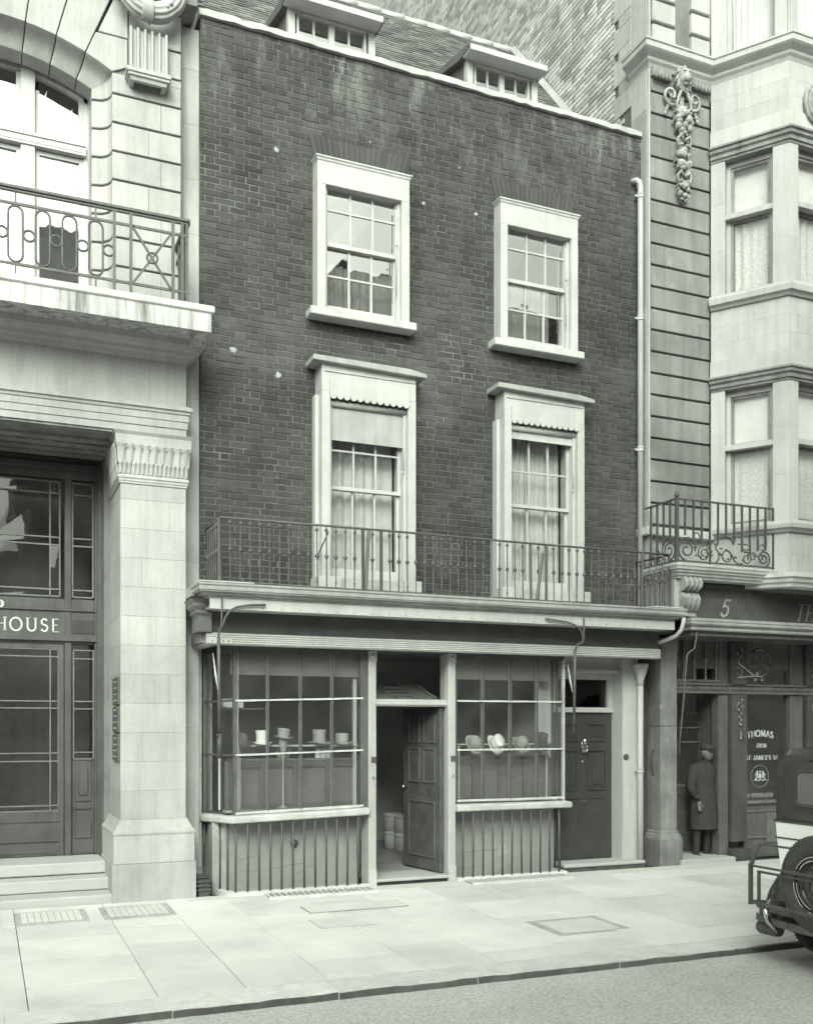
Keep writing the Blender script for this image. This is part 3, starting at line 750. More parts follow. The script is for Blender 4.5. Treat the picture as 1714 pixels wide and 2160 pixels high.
mb = MB()     # scrolled console at the left end
mb.sweep([(2.04, -.02), (2.04, -.34), (2.18, -.34)], [(0, 2.79), (.0, 2.95), (.03, 2.98), (.02, 3.01), (.06, 3.05), (.05, 3.08), (.09, 3.117), (-.12, 3.117), (-.12, 2.79)])
B('console', mb, 'dark_wood', house)
# --- door case
for k, (a, b) in enumerate(((4.012, 4.104), (5.008, 5.10))):
    mb = MB(); mb.box(a, b, -.075, .16, .0, 2.665)
    for q in (0, 1, 2): mb.box(a+.018+q*.022, a+.028+q*.022, -.083, -.075, .22, 2.55)
    p = B('door_post', mb, 'white_paint', house, .003)
    B('post_block', MB().box(a-.004, b+.004, -.092, -.076, 2.56, 2.664).lathe(((a+b)/2, -.092, 2.61), [(.028, 0), (.022, -.008), (.01, -.01), (.008, -.016)], 12, 'y'), 'white_paint', p)
    B('lock_plate', MB().box(a+.03, b+.003, -.0845, -.076, 1.40, 1.47), 'iron', p, .003)
    B('door_knob', MB().ball((a+.05, -.1, 1.24), .014, .018, .014), 'brass', p)
    B('post_foot', MB().box(a-.004, b+.004, -.09, -.076, .0, .18), 'worn_white_and_lit_bars', p, .004)
B('transom_bar', MB().box(4.104, 5.008, -.03, .10, 2.045, 2.125).box(4.104, 5.008, -.045, -.03, 2.06, 2.085), 'white_paint', house, .004)
m = MB(); m.F([m.P(p) for p in ((4.104, .03, 2.125), (5.008, .03, 2.125), (5.008, .03, 2.66), (4.104, .03, 2.66))]); B('fanlight_pane', m, 'curtain_glass', house, recalc=False)
mb = MB()
for a in (4.12, 4.42, 4.68, 4.94): mb.bar((a, .1, 2.14), (a-.12, .55, 2.33), .03, .02)
for k in range(3): mb.bar((4.42-.03*k, .18+k*.1, 2.18+k*.045), (4.68-.03*k, .18+k*.1, 2.18+k*.045), .02, .02)
B('hopper_light', mb, 'dark_wood', house)
B('hopper_panel', MB().prism([(.1, 2.12), (.55, 2.31), (.55, 2.32), (.1, 2.13)], 4.12, 4.94, 'x'), 'panel_grey', house)
B('door_step', MB().box(4.104, 5.008, -.10, .44, .045, .082), 'step_stone', house, .008); B('riser', MB().box(4.104, 5.008, -.04, .44, .0, .044), 'kerb_dirt_and_step_shade', house)  # riser coloured dark for the shadow under the step nosing
hx, hy_, fx, fy_ = 4.985, .02, 4.862, .84
L_ = math.hypot(fx-hx, fy_-hy_); an = math.atan2(fy_-hy_, fx-hx)
mb = MB((hx, hy_, 0), an); mb.box(0, L_, 0, .045, .10, 2.035)
dr = B('shop_door', mb, 'worn_door', house, .004); dr['label'] = 'scuffed black shop door standing open'
mb = MB((hx, hy_, 0), an)
for a, b, c_, d_ in ((.1, .36, 1.62, 1.95), (.44, .70, 1.62, 1.95), (.1, .36, 1.14, 1.56), (.44, .70, 1.14, 1.56), (.1, .70, .25, .92)):
    mb.box(a, b, .045, .058, c_, c_+.022); mb.box(a, b, .045, .058, d_-.022, d_); mb.box(a, a+.022, .045, .058, c_+.022, d_-.022); mb.box(b-.022, b, .045, .058, c_+.022, d_-.022)
B('door_moulding', mb, 'dark_wood', dr)
m = MB((hx, hy_, 0), an); m.ball((L_-.07, .085, 1.07), .028, .028, .028); m.tube([(L_-.07, .045, 1.07), (L_-.07, .08, 1.07)], .012, 8); B('door_handle', m, 'brass', dr)
m = MB((hx, hy_, 0), an); m.box(.3, .48, .045, .052, .99, 1.03); B('letter_plate', m, 'iron', dr)
# --- house door on the right
PY = .11
B('passage_wall', MB().box(6.69, 6.72, .38, 2.4, .08, 2.85).box(7.8, 7.85, .36, 2.4, .08, 2.85).box(6.7, 7.8, 2.3, 2.35, .08, 2.85), 'interior_wall', house)
mb = MB(); mb.box(7.57, 7.815, PY, .40, .0, 2.69); B('door_jamb', mb, 'cream_paint', house, .004)
mb = MB(); mb.box(6.66, 7.57, .20, .40, 2.50, 2.69)
for k in range(4): mb.box(6.66, 7.57, .17+k*.008, .2, 2.52+k*.03, 2.54+k*.03)
B('door_head', mb, 'cream_paint', house)
B('transom_bar', MB().box(6.66, 7.57, .31, .40, 1.995, 2.06), 'white_paint', house, .004)
B('fanlight_frame', MB().box(7.50, 7.57, .33, .39, 2.06, 2.50).box(6.66, 6.72, .33, .39, 2.06, 2.5).box(6.72, 7.5, .33, .39, 2.42, 2.5), 'cream_paint', house)
m = MB(); m.F([m.P(p) for p in ((6.72, .36, 2.06), (7.5, .36, 2.06), (7.5, .36, 2.42), (6.72, .36, 2.42))]); B('fanlight_pane', m, 'curtain_glass', house, recalc=False)
mb = MB(); mb.box(6.69, 7.569, .35, .395, .10, 1.995)
hd = B('house_door', mb, 'black_paint', house, .003); hd['label'] = 'closed black panelled house door'
mb = MB()
for a, b in ((6.78, 7.05), (7.2, 7.48)):
    for c_, d_ in ((1.62, 1.86), (.99, 1.52)):
        mb.box(a, b, .335, .35, c_, c_+.022); mb.box(a, b, .33, .35, d_-.025, d_); mb.box(a, a+.02, .337, .35, c_+.022, d_-.025); mb.box(b-.02, b, .337, .35, c_+.022, d_-.025)
        mb.box(a+.06, b-.06, .338, .35, c_+.07, d_-.07)
mb.box(6.78, 7.48, .34, .35, .88, .9)
B('door_panel', mb, 'black_paint', hd, .003)
mb = MB(); mb.ball((7.13, .31, 1.62), .035, .03, .045); mb.tube([(7.13+.035*math.sin(a), .30, 1.53-.045*math.cos(a)) for a in [k*math.pi/8 for k in range(-6, 7)]], .008, 6); mb.ball((7.13, .33, 1.56), .045, .012, .09, 8, 6)
B('door_knocker', mb, 'brass', hd)
B('letter_plate', MB().box(7.06, 7.2, .342, .35, .83, .87), 'brass', hd); B('keyhole', MB().ball((7.12, .345, 1.36), .012, .01, .02), 'brass', hd)
B('door_step', MB().box(6.62, 7.83, -.03, .345, .055, .10), 'step_stone', house, .012); B('riser', MB().box(6.62, 7.83, .0, .345, -.02, .054), 'kerb_dirt_and_step_shade', house)  # dark riser colour is the painted shadow below the house step
B('bell_push', MB().lathe((7.62, PY, 1.42), [(.042, 0), (.04, -.012), (.026, -.014), (.022, -.008)], 14, 'y').ball((7.62, PY-.012, 1.42), .012, .01, .012), 'iron', house)

# ================================================================== hats, boxes
def place(o, loc, rx=0, ry=0, rz=0): o.location = loc; o.rotation_euler = (rx, ry, rz)
def hat(kind, mat, band, label, loc, rx=0, rz=0, ry=0, s_=1.0):
    t = thing('hat', label, 'hat', (0, 0, 0), 'hats on show in the shop windows'); a = Vector()
    if kind == 'top': pr = [(.078, 0), (.073, .05), (.073, .10), (.08, .155), (.078, .163), (.0, .166)]
    elif kind == 'low': pr = [(.082, 0), (.08, .05), (.082, .11), (.079, .123), (.0, .126)]
    else: pr = [(.082, 0), (.083, .05), (.075, .095), (.05, .122), (.0, .13)]
    B('crown', MB().lathe((0, 0, 0), [(r*s_, h*s_) for r, h in pr], 22, 'z', False, .9, 1.08), mat, t)
    br = MB(); n_ = 24; rg = []
    for k in range(n_):
        q = 2*math.pi*k/n_; cu = .028*abs(math.cos(q))**2
        rg.append([br.P((r*s_*math.cos(q)*.92, r*s_*math.sin(q)*1.1, z*s_)) for r, z in ((.078, .004), (.105, -.004+cu*.4), (.127, cu), (.13, cu+.006), (.105, .003+cu*.4), (.078, .012))])
    for k in range(n_):
        for j in range(6): br.F((rg[k][j], rg[(k+1)%n_][j], rg[(k+1)%n_][(j+1)%6], rg[k][(j+1)%6]), True)
    B('brim', br, mat, t); B('band', MB().lathe((0, 0, 0), [(.0835*s_, .008*s_), (.0815*s_, .035*s_)], 22, 'z', False, .9, 1.08), band, t)
    place(t, loc, rx, ry, rz); return t
def hx_(px, py, Y=.12): return (XP(px, Y), Y, ZP(px, py, Y))
hat('bowler', 'felt_dark', 'felt_dark', 'dark felt hat at the left end of the left shop window', hx_(508, 1571))
hat('top', 'felt_white', 'felt_white', 'white top hat in the left shop window', hx_(552, 1571), s_=.95)
hat('low', 'felt_grey', 'felt_grey', 'grey hat on a stand in the middle of the left shop window', (XP(597, .1), .1, ZP(597, 1558, .1)), ry=.1, s_=.9)
t = thing('hat_stand', 'turned stand under the middle grey hat in the left window', 'hat stand', (XP(597, .1), .1, .905)); B('pole', MB().lathe((XP(597, .1), .1, 0), [(.05, .906), (.05, .92), (.012, .94), (.01, 1.4), (.035, 1.56), (.05, 1.6), (.045, ZP(597, 1558, .1)-.005)], 12), 'felt_grey', t)
hat('top', 'felt_grey', 'felt_grey', 'grey top hat above the white scarf in the left window', hx_(673, 1570), rz=.4)
hat('low', 'felt_speckled', 'felt_grey', 'speckled low topper at the right end of the left window', hx_(721, 1570), s_=1.0)
hat('bowler', 'felt_grey', 'felt_dark', 'tilted mid grey hat at the left end of the right window', (XP(998, .1), .1, ZP(998, 1572, .1)), rx=1.0, rz=.1)
hat('low', 'felt_white', 'felt_grey', 'tilted pale hat with its crown to the street, right window', (XP(1042, .08), .08, ZP(1042, 1572, .08)), rx=.95, rz=.1, ry=.25)
hat('bowler', 'felt_grey', 'felt_dark', 'tilted grey bowler between the pale hat and the upright topper', (XP(1096, .1), .1, ZP(1096, 1573, .1)), rx=.8, ry=.2)
hat('top', 'felt_dark', 'felt_dark', 'dark topper with a lighter crown top beside the corner post', (XP(1141, .1), .1, ZP(1141, 1575, .1)), rx=.35, ry=-.12)
for px_, Y_, k in ((852, 2.2, 0), (829, 2.55, 1)):
    for j in (0, 1):
        x_, z_ = XP(px_, Y_), .082+j*.255
        t = thing('hat_box', ['round white hat box', 'round shaded hat box'][k]+[' at the bottom of the ', ' on top of the '][j]+['front stack behind the open door', 'rear stack inside the shop'][k], 'hat box', (x_, Y_, z_), 'hat boxes inside the shop')
        B('box', MB().lathe((x_, Y_, z_), [(.132, 0), (.134, .2), (.134, .205)], 20), 'hatbox_card', t)
        B('lid', MB().lathe((x_, Y_, z_), [(.139, .2), (.139, .25), (.12, .253)], 20), 'hatbox_card', t)
mb = MB(); x0_, x1_ = XP(664, .18), XP(697, .18)
mb.sheet(x0_, x1_, 1.56, 1.41, .17, .02, 3, 20); tag(base_origin(B('scarf', mb, 'curtain', None), (x0_, .17, 1.41)), 'white scarf hanging under the grey top hat', 'scarf')
mb = MB()
for k in range(3): mb.tube([(XP(585, .15)+(XP(612, .15)-XP(585, .15))*(.5-.5*math.cos(a)), .15+k*.01, 1.55-(.08+k*.025)*math.sin(a)) for a in [math.pi*q/10 for q in range(11)]], .004, 5)
tag(base_origin(B('cord', mb, 'worn_white_and_lit_bars', None), (XP(598, .15), .15, 1.42)), 'looped pale cord hanging under the middle grey hat', 'cord')
mb = MB(); mb.box(XP(470, .3), XP(513, .3), .28, .5, 2.02, 2.09)
t = thing('shelf_box', 'flat pale box on the upper left of the shop window', 'box', (2.7, .4, 2.0)); B('box', mb, 'hatbox_card', t, .004); B('lid', MB().box(XP(468, .3), XP(508, .3), .27, .51, 2.091, 2.12), 'felt_grey', t, .004)
B('shelf', MB().box(2.4, 2.9, .27, .55, 2.0, 2.018), 'dark_wood', house)

# ================================================================== IRONWORK
def copy_tree(o, parent=None):
    c = o.copy(); COL.objects.link(c)
    if parent: c.parent = parent
    for ch in list(o.children): copy_tree(ch, c)
    return c
# bars below the shop windows
def bars(label, pts, kerb, z0f, z1f, idx):
    t = thing('area_railing', label, 'railing', (pts[0][0], pts[0][1], 0), 'iron bars under the shop windows')
    for k, (x, y) in enumerate(pts):
        j = lambda: random.uniform(-.004, .004)
        B('bar', MB().tube([(x+j(), y, z0f(x)), (x+j(), y+j(), .4), (x, y, z1f(x))], .0125, 8), 'dark_iron', t)
    B('rail', MB().bar((pts[0][0], .0, .7), (pts[0][0], .0, .69), .01, .01) if 0 else MB().sweep(kerb, [(.03, -.05), (.03, .035), (-.04, .04), (-.04, -.05)]), 'paving', t)
    return t
P_ = [(LB[0]+(LC[0]-LB[0])*k/4, LB[1]+(LC[1]-LB[1])*k/4-.02) for k in range(5)]+[(2.493+.126*k, WY-.035) for k in range(1, 12)]
bars('iron bars under the bow window, turning the splayed corner', P_, [(2.25, .45), (2.475, -.09), (4.0, -.09)], lambda x: -.02, lambda x: .82+tilt(x), 0)
P_ = [(5.19+.1305*k, WY-.035) for k in range(11)]+[(6.585, .03), (6.60, .17)]
bars('iron bars under the window next to the house door', P_, [(5.11, -.09), (6.58, -.09), (6.62, .2)], lambda x: 0, lambda x: .82, 1)
def grating(label, x0, x1, y0, y1):
    t = thing('cellar_grating', label, 'grating', (x0, y0, 0), 'cellar gratings in the pavement under the windows'); n_ = int((x1-x0)/.062)
    B('slot_shade', MB().box(x0, x1, y0, y1, -.02, .006), 'void', t)  # solid dark block just below the bars; shade of the slots is its colour
    for k in range(n_+1):
        x = x0+(x1-x0)*k/n_; B('bar', MB().box(x-.011, x+.011, y0, y1, .0062, .022), 'kerb_granite', t)
    B('frame', MB().box(x0-.03, x1+.03, y0-.03, y0, -.01, .02).box(x0-.03, x1+.03, y1, y1+.03, -.01, .02), 'kerb_granite', t)
grating('cellar grating under the bow window', 2.80, 3.97, -.40, -.13); grating('cellar grating under the right shop window', 5.2, 6.5, -.36, -.13)
# balcony railing with cast ornaments
def bell(mb, x, y, z, s_=1, up=False):
    g = 1 if up else -1
    mb.lathe((x, y, z), [(.008*s_, .035*s_), (.012*s_, .02*s_), (.024*s_, .004*s_), (.026*s_, -.006*s_), (.012*s_, -.014*s_), (.016*s_, -.022*s_), (.008*s_, -.03*s_)], 6)
RYF, RX_0, RX_1, RZ_0, RZ_1 = -.42, 2.25, 7.90, 3.30, 3.965
rl = thing('balcony_railing', 'long iron railing of ornamented bars on the shop cornice, below the first floor windows', 'railing', (5, RYF, 3.28))
mb = MB(); mb.tube([(RX_0, BY-.02, RZ_1), (RX_0, RYF, RZ_1), (4.0, RYF, RZ_1+.004), (6.0, RYF, RZ_1-.006), (RX_1, RYF, RZ_1-.004), (RX_1, BY, RZ_1)], .0125, 8); B('handrail', mb, 'iron', rl)
mb = MB(); mb.tube([(RX_0, BY-.02, RZ_0+.01), (RX_0, RYF, RZ_0+.01), (4.5, RYF, RZ_0-.004), (RX_1, RYF, RZ_0), (RX_1, BY, RZ_0)], .010, 6); B('bottom_rail', mb, 'iron', rl)
def baluster(kind):
    mb = MB()
    if kind == 3: mb.box(-.013, .013, -.013, .013, -.02, .665); return mb.mesh('baluster')
    mb.tube([(0, 0, 0), (0, 0, .66)], .0075 if kind != 2 else .006, 6, False)
    bell(mb, 0, 0, .335)
    if kind != 2: bell(mb, 0, 0, .615, .85)
    if kind == 1: bell(mb, 0, 0, .06, .6)
    return mb.mesh('baluster')
bm_ = [baluster(k) for k in range(4)]
n_ = 54
for k in range(n_+1):
    x = RX_0+(RX_1-RX_0)*k/n_; kind = 3 if k in (0, 15, 17, 30, 35, 37, 50, 54) else random.choice((0, 0, 1, 1, 2, 0))
    o = link('baluster', bm_[kind], 'iron', None); o.parent = rl; o.location = Vector((x, RYF, RZ_0+.002))-Vector(rl.location)
    o.rotation_euler = (random.uniform(-.012, .012), random.uniform(-.012, .012), random.uniform(0, 3))
for X_ in (RX_0, RX_1):
    for k in range(1, 7):
        o = link('baluster', bm_[random.choice((0, 1))], 'iron', None); o.parent = rl; o.location = Vector((X_, RYF+k*.1, RZ_0+.002))-Vector(rl.location)
B('stay', MB().tube([(3.42, RYF, 3.9), (3.5, BY, 3.7)], .008, 5), 'iron', rl); B('prop', MB().tube([(XP(770, RYF), RYF-.02, 3.3), (XP(776, RYF), RYF-.02, 3.95)], .02, 5), 'iron', rl); B('prop', MB().tube([(XP(1130, RYF), RYF-.02, 3.3), (XP(1142, RYF), RYF-.02, 3.85)], .02, 5), 'iron', rl)
# awning box with its arms
aw = thing('shop_awning', 'rolled shop awning in a long white box with two folding iron arms', 'awning', (5, -.5, 3.0))
ax0, ax1 = 2.11, 7.86
B('awning_box', MB().box(ax0, ax1, -.57, -.55, 3.005, 3.112).box(ax0, ax1, -.55, -.26, 3.012, 3.03), 'white_paint', aw, .002)
B('box_edge', MB().box(ax0, ax1, -.574, -.57, 3.005, 3.012).box(ax0, ax1, -.574, -.57, 3.104, 3.11), 'cream_paint', aw)
B('roller', MB().tube([(ax0+.1, -.44, 3.05), (ax1-.1, -.44, 3.05)], .04, 12), 'lace', aw)
for k in range(26):
    x = ax0+.55+k*.2; B('rivet', MB().box(x-.003, x+.003, -.574, -.57, 3.016, 3.034), 'iron', aw)
def S(px, py, Y): return (XP(px, Y), Y, ZP(px, py, Y))
B('awning_arm', MB().tube([S(560, 1276, -.60), S(530, 1276, -.60), S(500, 1280, -.60), S(485, 1288, -.60), S(475, 1302, -.60), S(471, 1316, -.6), S(463, 1328, -.60)], .011, 8)
  .tube([S(468, 1262, -.60), S(467, 1322, -.60), S(462, 1328, -.6), S(461, 1345, -.58)], .009, 8).tube([S(461, 1345, -.58), S(462, 1455, -.5), S(463, 1550, -.5)], .017, 8), 'iron', aw)
B('arm_socket', MB().tube([S(463, 1548, -.5), S(463, 1600, -.5)], .026, 10).ball(S(459, 1551, -.53), .016, .016, .016), 'dark_iron', aw)
B('arm_stay', MB().tube([S(449, 1378, -.45), S(455, 1425, -.5), S(460, 1456, -.52)], [.003, .014, .006], 6), 'cream_paint', aw)
B('awning_arm', MB().tube([S(1150, 1305, -.60), S(1170, 1308, -.60), S(1195, 1312, -.60), S(1213, 1319, -.60), S(1224, 1329, -.6), S(1230, 1345, -.60), S(1228, 1355, -.6), S(1216, 1361, -.6), S(1213, 1372, -.58)], .011, 8)
  .tube([S(1231, 1304, -.60), S(1231, 1352, -.60)], .012, 8).tube([S(1212, 1372, -.56), S(1211, 1460, -.5), S(1210, 1545, -.5)], .018, 8), 'iron', aw)
B('arm_stay', MB().tube([S(1197, 1402, -.45), S(1203, 1440, -.5), S(1207, 1461, -.52)], [.003, .014, .006], 6), 'cream_paint', aw)
# drainpipes
def pipe(label, pts, r_, brackets, mat='cream_paint', hopper=None):
    t = thing('drainpipe', label, 'drainpipe', pts[-1]); B('pipe', MB().tube(pts, r_, 12), mat, t)
    for x, y, z in brackets: B('bracket', MB().lathe((x, y, z-.03), [(r_*1.25, 0), (r_*1.25, .012), (r_*1.1, .018), (r_*1.1, .045), (r_*1.25, .05), (r_*1.25, .062)], 12).box(x-.07, x-.03, y+.01, y+.03, z-.01, z+.01), mat, t)
    if hopper: B('hopper', hopper, mat, t)
    return t
xp_ = XP(1350, .22)
pipe('white drainpipe down the right edge of the dark brick wall', [(xp_-.075, BY, ZP(1335, 379, .25)), (xp_-.06, .22, ZP(1337, 379, .22)), (xp_-.02, .22, ZP(1344, 383, .22)), (xp_, .22, ZP(1349, 395, .22)), (xp_, .22, 3.28)], .038,
     [(xp_, .22, ZP(1350, 413, .22)), (xp_, .22, ZP(1350, 671, .22)), (xp_, .22, ZP(1350, 948, .22))])
xq = XP(1350, .04)
pipe('cream drainpipe with a funnel head beside the house door', [(xq, .04, 2.38), (xq, .04, .02)], .038, [(xq, .04, ZP(1350, 1625, .04))],
     hopper=MB().lathe((xq, .04, 0), [(.04, 2.34), (.045, 2.40), (.10, 2.58), (.105, 2.60), (.105, 2.62), (.09, 2.62)], 12))
pipe('short bent white pipe under the right end of the shop cornice', [S(1441, 1303, -.62), S(1441, 1312, -.62), S(1437, 1328, -.6), S(1425, 1342, -.5), S(1400, 1352, -.35), S(1388, 1356, -.27)], .026, [])
# ================================================================== STONE BUILDING (left)
sb = thing('stone_building', 'pale stone building with an arched window above its wooden HOUSE entrance', 'building', (.1, .05, 0))
PXL, PXR = 1.313, 1.985
mb = MB(); mb.box(PXL+.01, PXR-.01, .06, 1.0, .6, 4.8); mb.box(1.25, 1.9, .98, 1.5, 0, 5.0)
mb.box(1.255, PXR-.01, .205, .6, 5.6, 9.42); mb.box(-3.4, -1.05, .2, 1.6, 0, 9.42); mb.box(-1.05, 1.3, .06, 1.9, 4.9, 5.55); mb.box(1.9, 1.985, 1.0, 1.2, 0, 5.0)
mb.box(-3.4, 2.1, 4.0, 4.2, 0, 9.4); mb.box(-1.1, 1.9, .9, 4.0, 9.3, 9.42); mb.box(1.9, 2.1, .6, 4.0, 0, 9.4)
B('wall_core', mb, 'stone_joint', sb)
def stone(parent, x0, x1, y0, y1, z0, z1, mat='stone', g=.0008, bev=.0015):
    return B('stone', MB().box(x0+g, x1-g, y0, y1, z0+g, z1-g), mat, parent, bev)
pier = B('pier', MB().box(PXL+.02, PXR-.02, .07, .9, .7, 4.3), 'stone_joint', sb)
z = .84; k = 0
while z < 4.30:
    z1 = min(z+.303, 4.335)
    xm = PXL+(.36 if k % 3 == 0 else .5 if k % 3 == 1 else .22)
    if k % 2 == 0: stone(pier, PXL, xm, .04, 1.0, z, z1); stone(pier, xm, PXR, .04, .6, z, z1)
    else: stone(pier, PXL, PXR, .04, 1.0, z, z1)
    z = z1; k += 1
pl = [(PXL, 1.0), (PXL, .04), (PXR, .04), (PXR, .6)]
B('plinth_moulding', MB().sweep(pl, [(-.1, .69), (.085, .69), (.085, .715), (.06, .74), (.03, .80), (.01, .84), (-.1, .84)]), 'stone', pier)
B('plinth', MB().sweep(pl, [(-.1, .392), (.078, .392), (.078, .69), (-.1, .69)]), 'stone', pier, .004)
B('plinth', MB().sweep(pl, [(-.1, -.03), (.092, -.03), (.092, .39), (-.1, .39)]), 'stone', pier, .004)
# capital
mb = MB().sweep(pl, [(-.1, 4.335), (.012, 4.335), (.012, 4.355), (.02, 4.36), (.02, 4.385), (.03, 4.39), (.03, 4.41), (.012, 4.43), (.02, 4.54), (.03, 4.545), (.035, 4.70), (.05, 4.74), (.05, 4.775), (.05, 4.78), (.055, 4.83), (.08, 4.865), (-.1, 4.865)])
cap = B('capital', mb, 'stone', sb, .002)
def tongues(n_, z0, z1, o0, o1, r_, pend):
    for side in (0, 1):
        L_ = PXR-PXL+.05 if side == 0 else .6
        for k in range(n_ if side == 0 else int(n_*.8)):
            t_ = (k+.5)/n_ if side == 0 else (k+.5)/int(n_*.8)
            wd = L_/(n_ if side == 0 else int(n_*.8))*.42
            m = MB()
            if side == 0:
                x = PXL-.025+L_*t_; P = lambda a, o, z: (x+a, .04-o, z)
            else:
                y = .05+L_*t_; P = lambda a, o, z: (PXL-o, y+a, z)
            pts = []
            for z_, o, w_ in ((z0, o0, .8), (z0+(z1-z0)*.6, (o0+o1)/2+.002, .95), (z1-.02, o1, 1), (z1-.004, o1+.012, 1), (z1+.006, o1+.004, .8)):
                pts.append([m.P(P(q*wd*w_, o+dd, z_)) for q, dd in ((-1, 0), (-.6, .012), (.6, .012), (1, 0))])
            for a in range(4):
                for b in range(3): m.F((pts[a][b], pts[a][b+1], pts[a+1][b+1], pts[a+1][b]), b != 9)
            if pend and side == 0: m.ball((x+L_/n_/2, .04-o1-.012, z1-.035), .009, .009, .012, 6, 4)
            B('carved_leaf', m, 'stone', cap, recalc=False)
tongues(16, 4.435, 4.545, .014, .03, 1, 0); tongues(9, 4.55, 4.735, .03, .052, 1, 1)
# architrave / frieze / cornice and the balcony slab
EN = [(-3.4, .04), (1.99, .04), (1.99, .36)]
B('architrave', MB().sweep(EN, [(-.3, 4.885), (.0, 4.885), (.0, 4.955), (.012, 4.958), (.012, 5.03), (.022, 5.033), (.022, 5.10), (.035, 5.105), (.04, 5.13), (.06, 5.14), (.06, 5.165), (.03, 5.19), (-.3, 5.19)]), 'stone', sb)
fz = B('frieze', MB().box(-3.4, 1.97, .08, .36, 5.19, 5.66), 'stone_joint', sb)
xs = [-3.4, -1.2, -.25, XP(139, .04), 1.99]
for a, b in zip(xs[:-1], xs[1:]): stone(fz, a, b, .045, .36, 5.19, 5.66)
B('cornice', MB().sweep(EN, [(-.3, 5.65), (.0, 5.65), (.015, 5.67), (.03, 5.70), (.07, 5.715), (.09, 5.75), (.13, 5.77), (.16, 5.80), (.18, 5.87), (-.3, 5.87)]), 'stone', sb)
SL = [(-3.4, -.61), (2.125, -.61), (2.125, .3)]
B('balcony_slab', MB().sweep(SL, [(-.9, 5.86), (-.14, 5.86), (-.13, 5.80), (-.02, 5.79), (-.02, 5.78), (-.005, 5.78), (-.005, 5.965), (-.9, 5.965)]), 'stone_stained', sb)
B('balcony_edge', MB().sweep([(-3.4, -.61), (2.135, -.61), (2.135, .3)], [(-1., 5.966), (.0, 5.966), (.015, 5.98), (.015, 6.03), (.0, 6.045), (-.08, 6.05), (-1., 6.06)]), 'worn_white_and_lit_bars', sb)
# recessed soffit bands over the doorway
mb = MB()
for k in range(4): mb.box(-1.05, 1.26, .36+k*.22, .50+k*.22, 4.83+.0*k, 4.9)
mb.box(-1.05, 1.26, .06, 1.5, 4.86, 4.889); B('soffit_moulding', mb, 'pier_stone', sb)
B('inner_jamb', MB().box(1.26, 1.40, 1.0, 1.5, 0, 4.86).box(-1.2, -1.06, 1.0, 1.5, 0, 4.86), 'stone', sb, .004)
strip = B('corner_strip', MB().box(1.97, 2.17, .37, .9, 0, 9.45), 'stone_joint', sb)
z = 0
while z < 9.4: stone(strip, 1.96, 2.187, .35, .6, z, min(z+.6, 9.45)); z += .6
B('left_pier', MB().box(-3.4, -1.06, .10, .6, 0, 4.88), 'stone', sb); B('left_wall', MB().box(-3.4, -1.2, .17, .6, 6.0, 8.74), 'stone', sb); B('left_wall', MB().box(-3.4, -1.21, .17, .6, 8.76, 9.44), 'stone', sb); B('left_jamb', MB().box(-1.2, -.86, .3, .6, 5.9, 8.7), 'stone', sb)
# steps
for x0, (y0, z1) in enumerate(((-.0, .085), (.33, .215), (.63, .35))):
    B('step', MB().box(-1.06, 1.235, y0, 1.6, z1-.125-(.03 if x0 == 0 else 0), z1), 'step_stone', sb, .012)
# rusticated wall right of the arched window: one stone per course, hollow moulded edge
arcp = [(1.249, .18), (1.243, .25), (1.215, .31), (1.16, .36), (1.06, .385), (1.06, .60)]
up = B('upper_wall', MB().box(1.26, 1.95, .23, .6, 5.8, 9.4), 'stone_joint', sb)
zj = [8.436-.3*k for k in range(9)]
for k, zt in enumerate(zj):
    zb = zt-.3 if k < 8 else 5.86
    xm = 1.62 if k % 2 else 1.75
    B('stone', MB().prism(arcp[::-1]+[(xm-.002, .18), (xm-.002, .6)][::1] if 0 else [(1.06, .6), (1.06, .385), (1.16, .36), (1.215, .31), (1.243, .25), (1.249, .18), (xm-.001, .18), (xm-.001, .6)], zb+.012, zt-.012), 'stone', up, .005)
    B('stone', MB().box(xm+.001, 1.958, .18, .6, zb+.012, zt-.012), 'stone', up, .005)
B('stone', MB().prism([(1.06, .6), (1.06, .385), (1.16, .36), (1.215, .31), (1.243, .25), (1.249, .18), (1.958, .18), (1.958, .6)], 8.448, 8.652), 'stone', up, .005)
B('stone', MB().box(1.41, 1.958, .18, .6, 8.652, 8.724), 'stone', up)
B('stone', MB().box(1.42, 1.958, .18, .6, 8.748, 9.024), 'stone', up, .005); B('stone', MB().box(1.42, 1.958, .18, .6, 9.048, 9.42), 'stone', up, .005)
AC = (.1, 6.645)
prof = [(2.32, .18), (2.312, .25), (2.28, .31), (2.225, .36), (2.13, .385), (2.13, .6)]
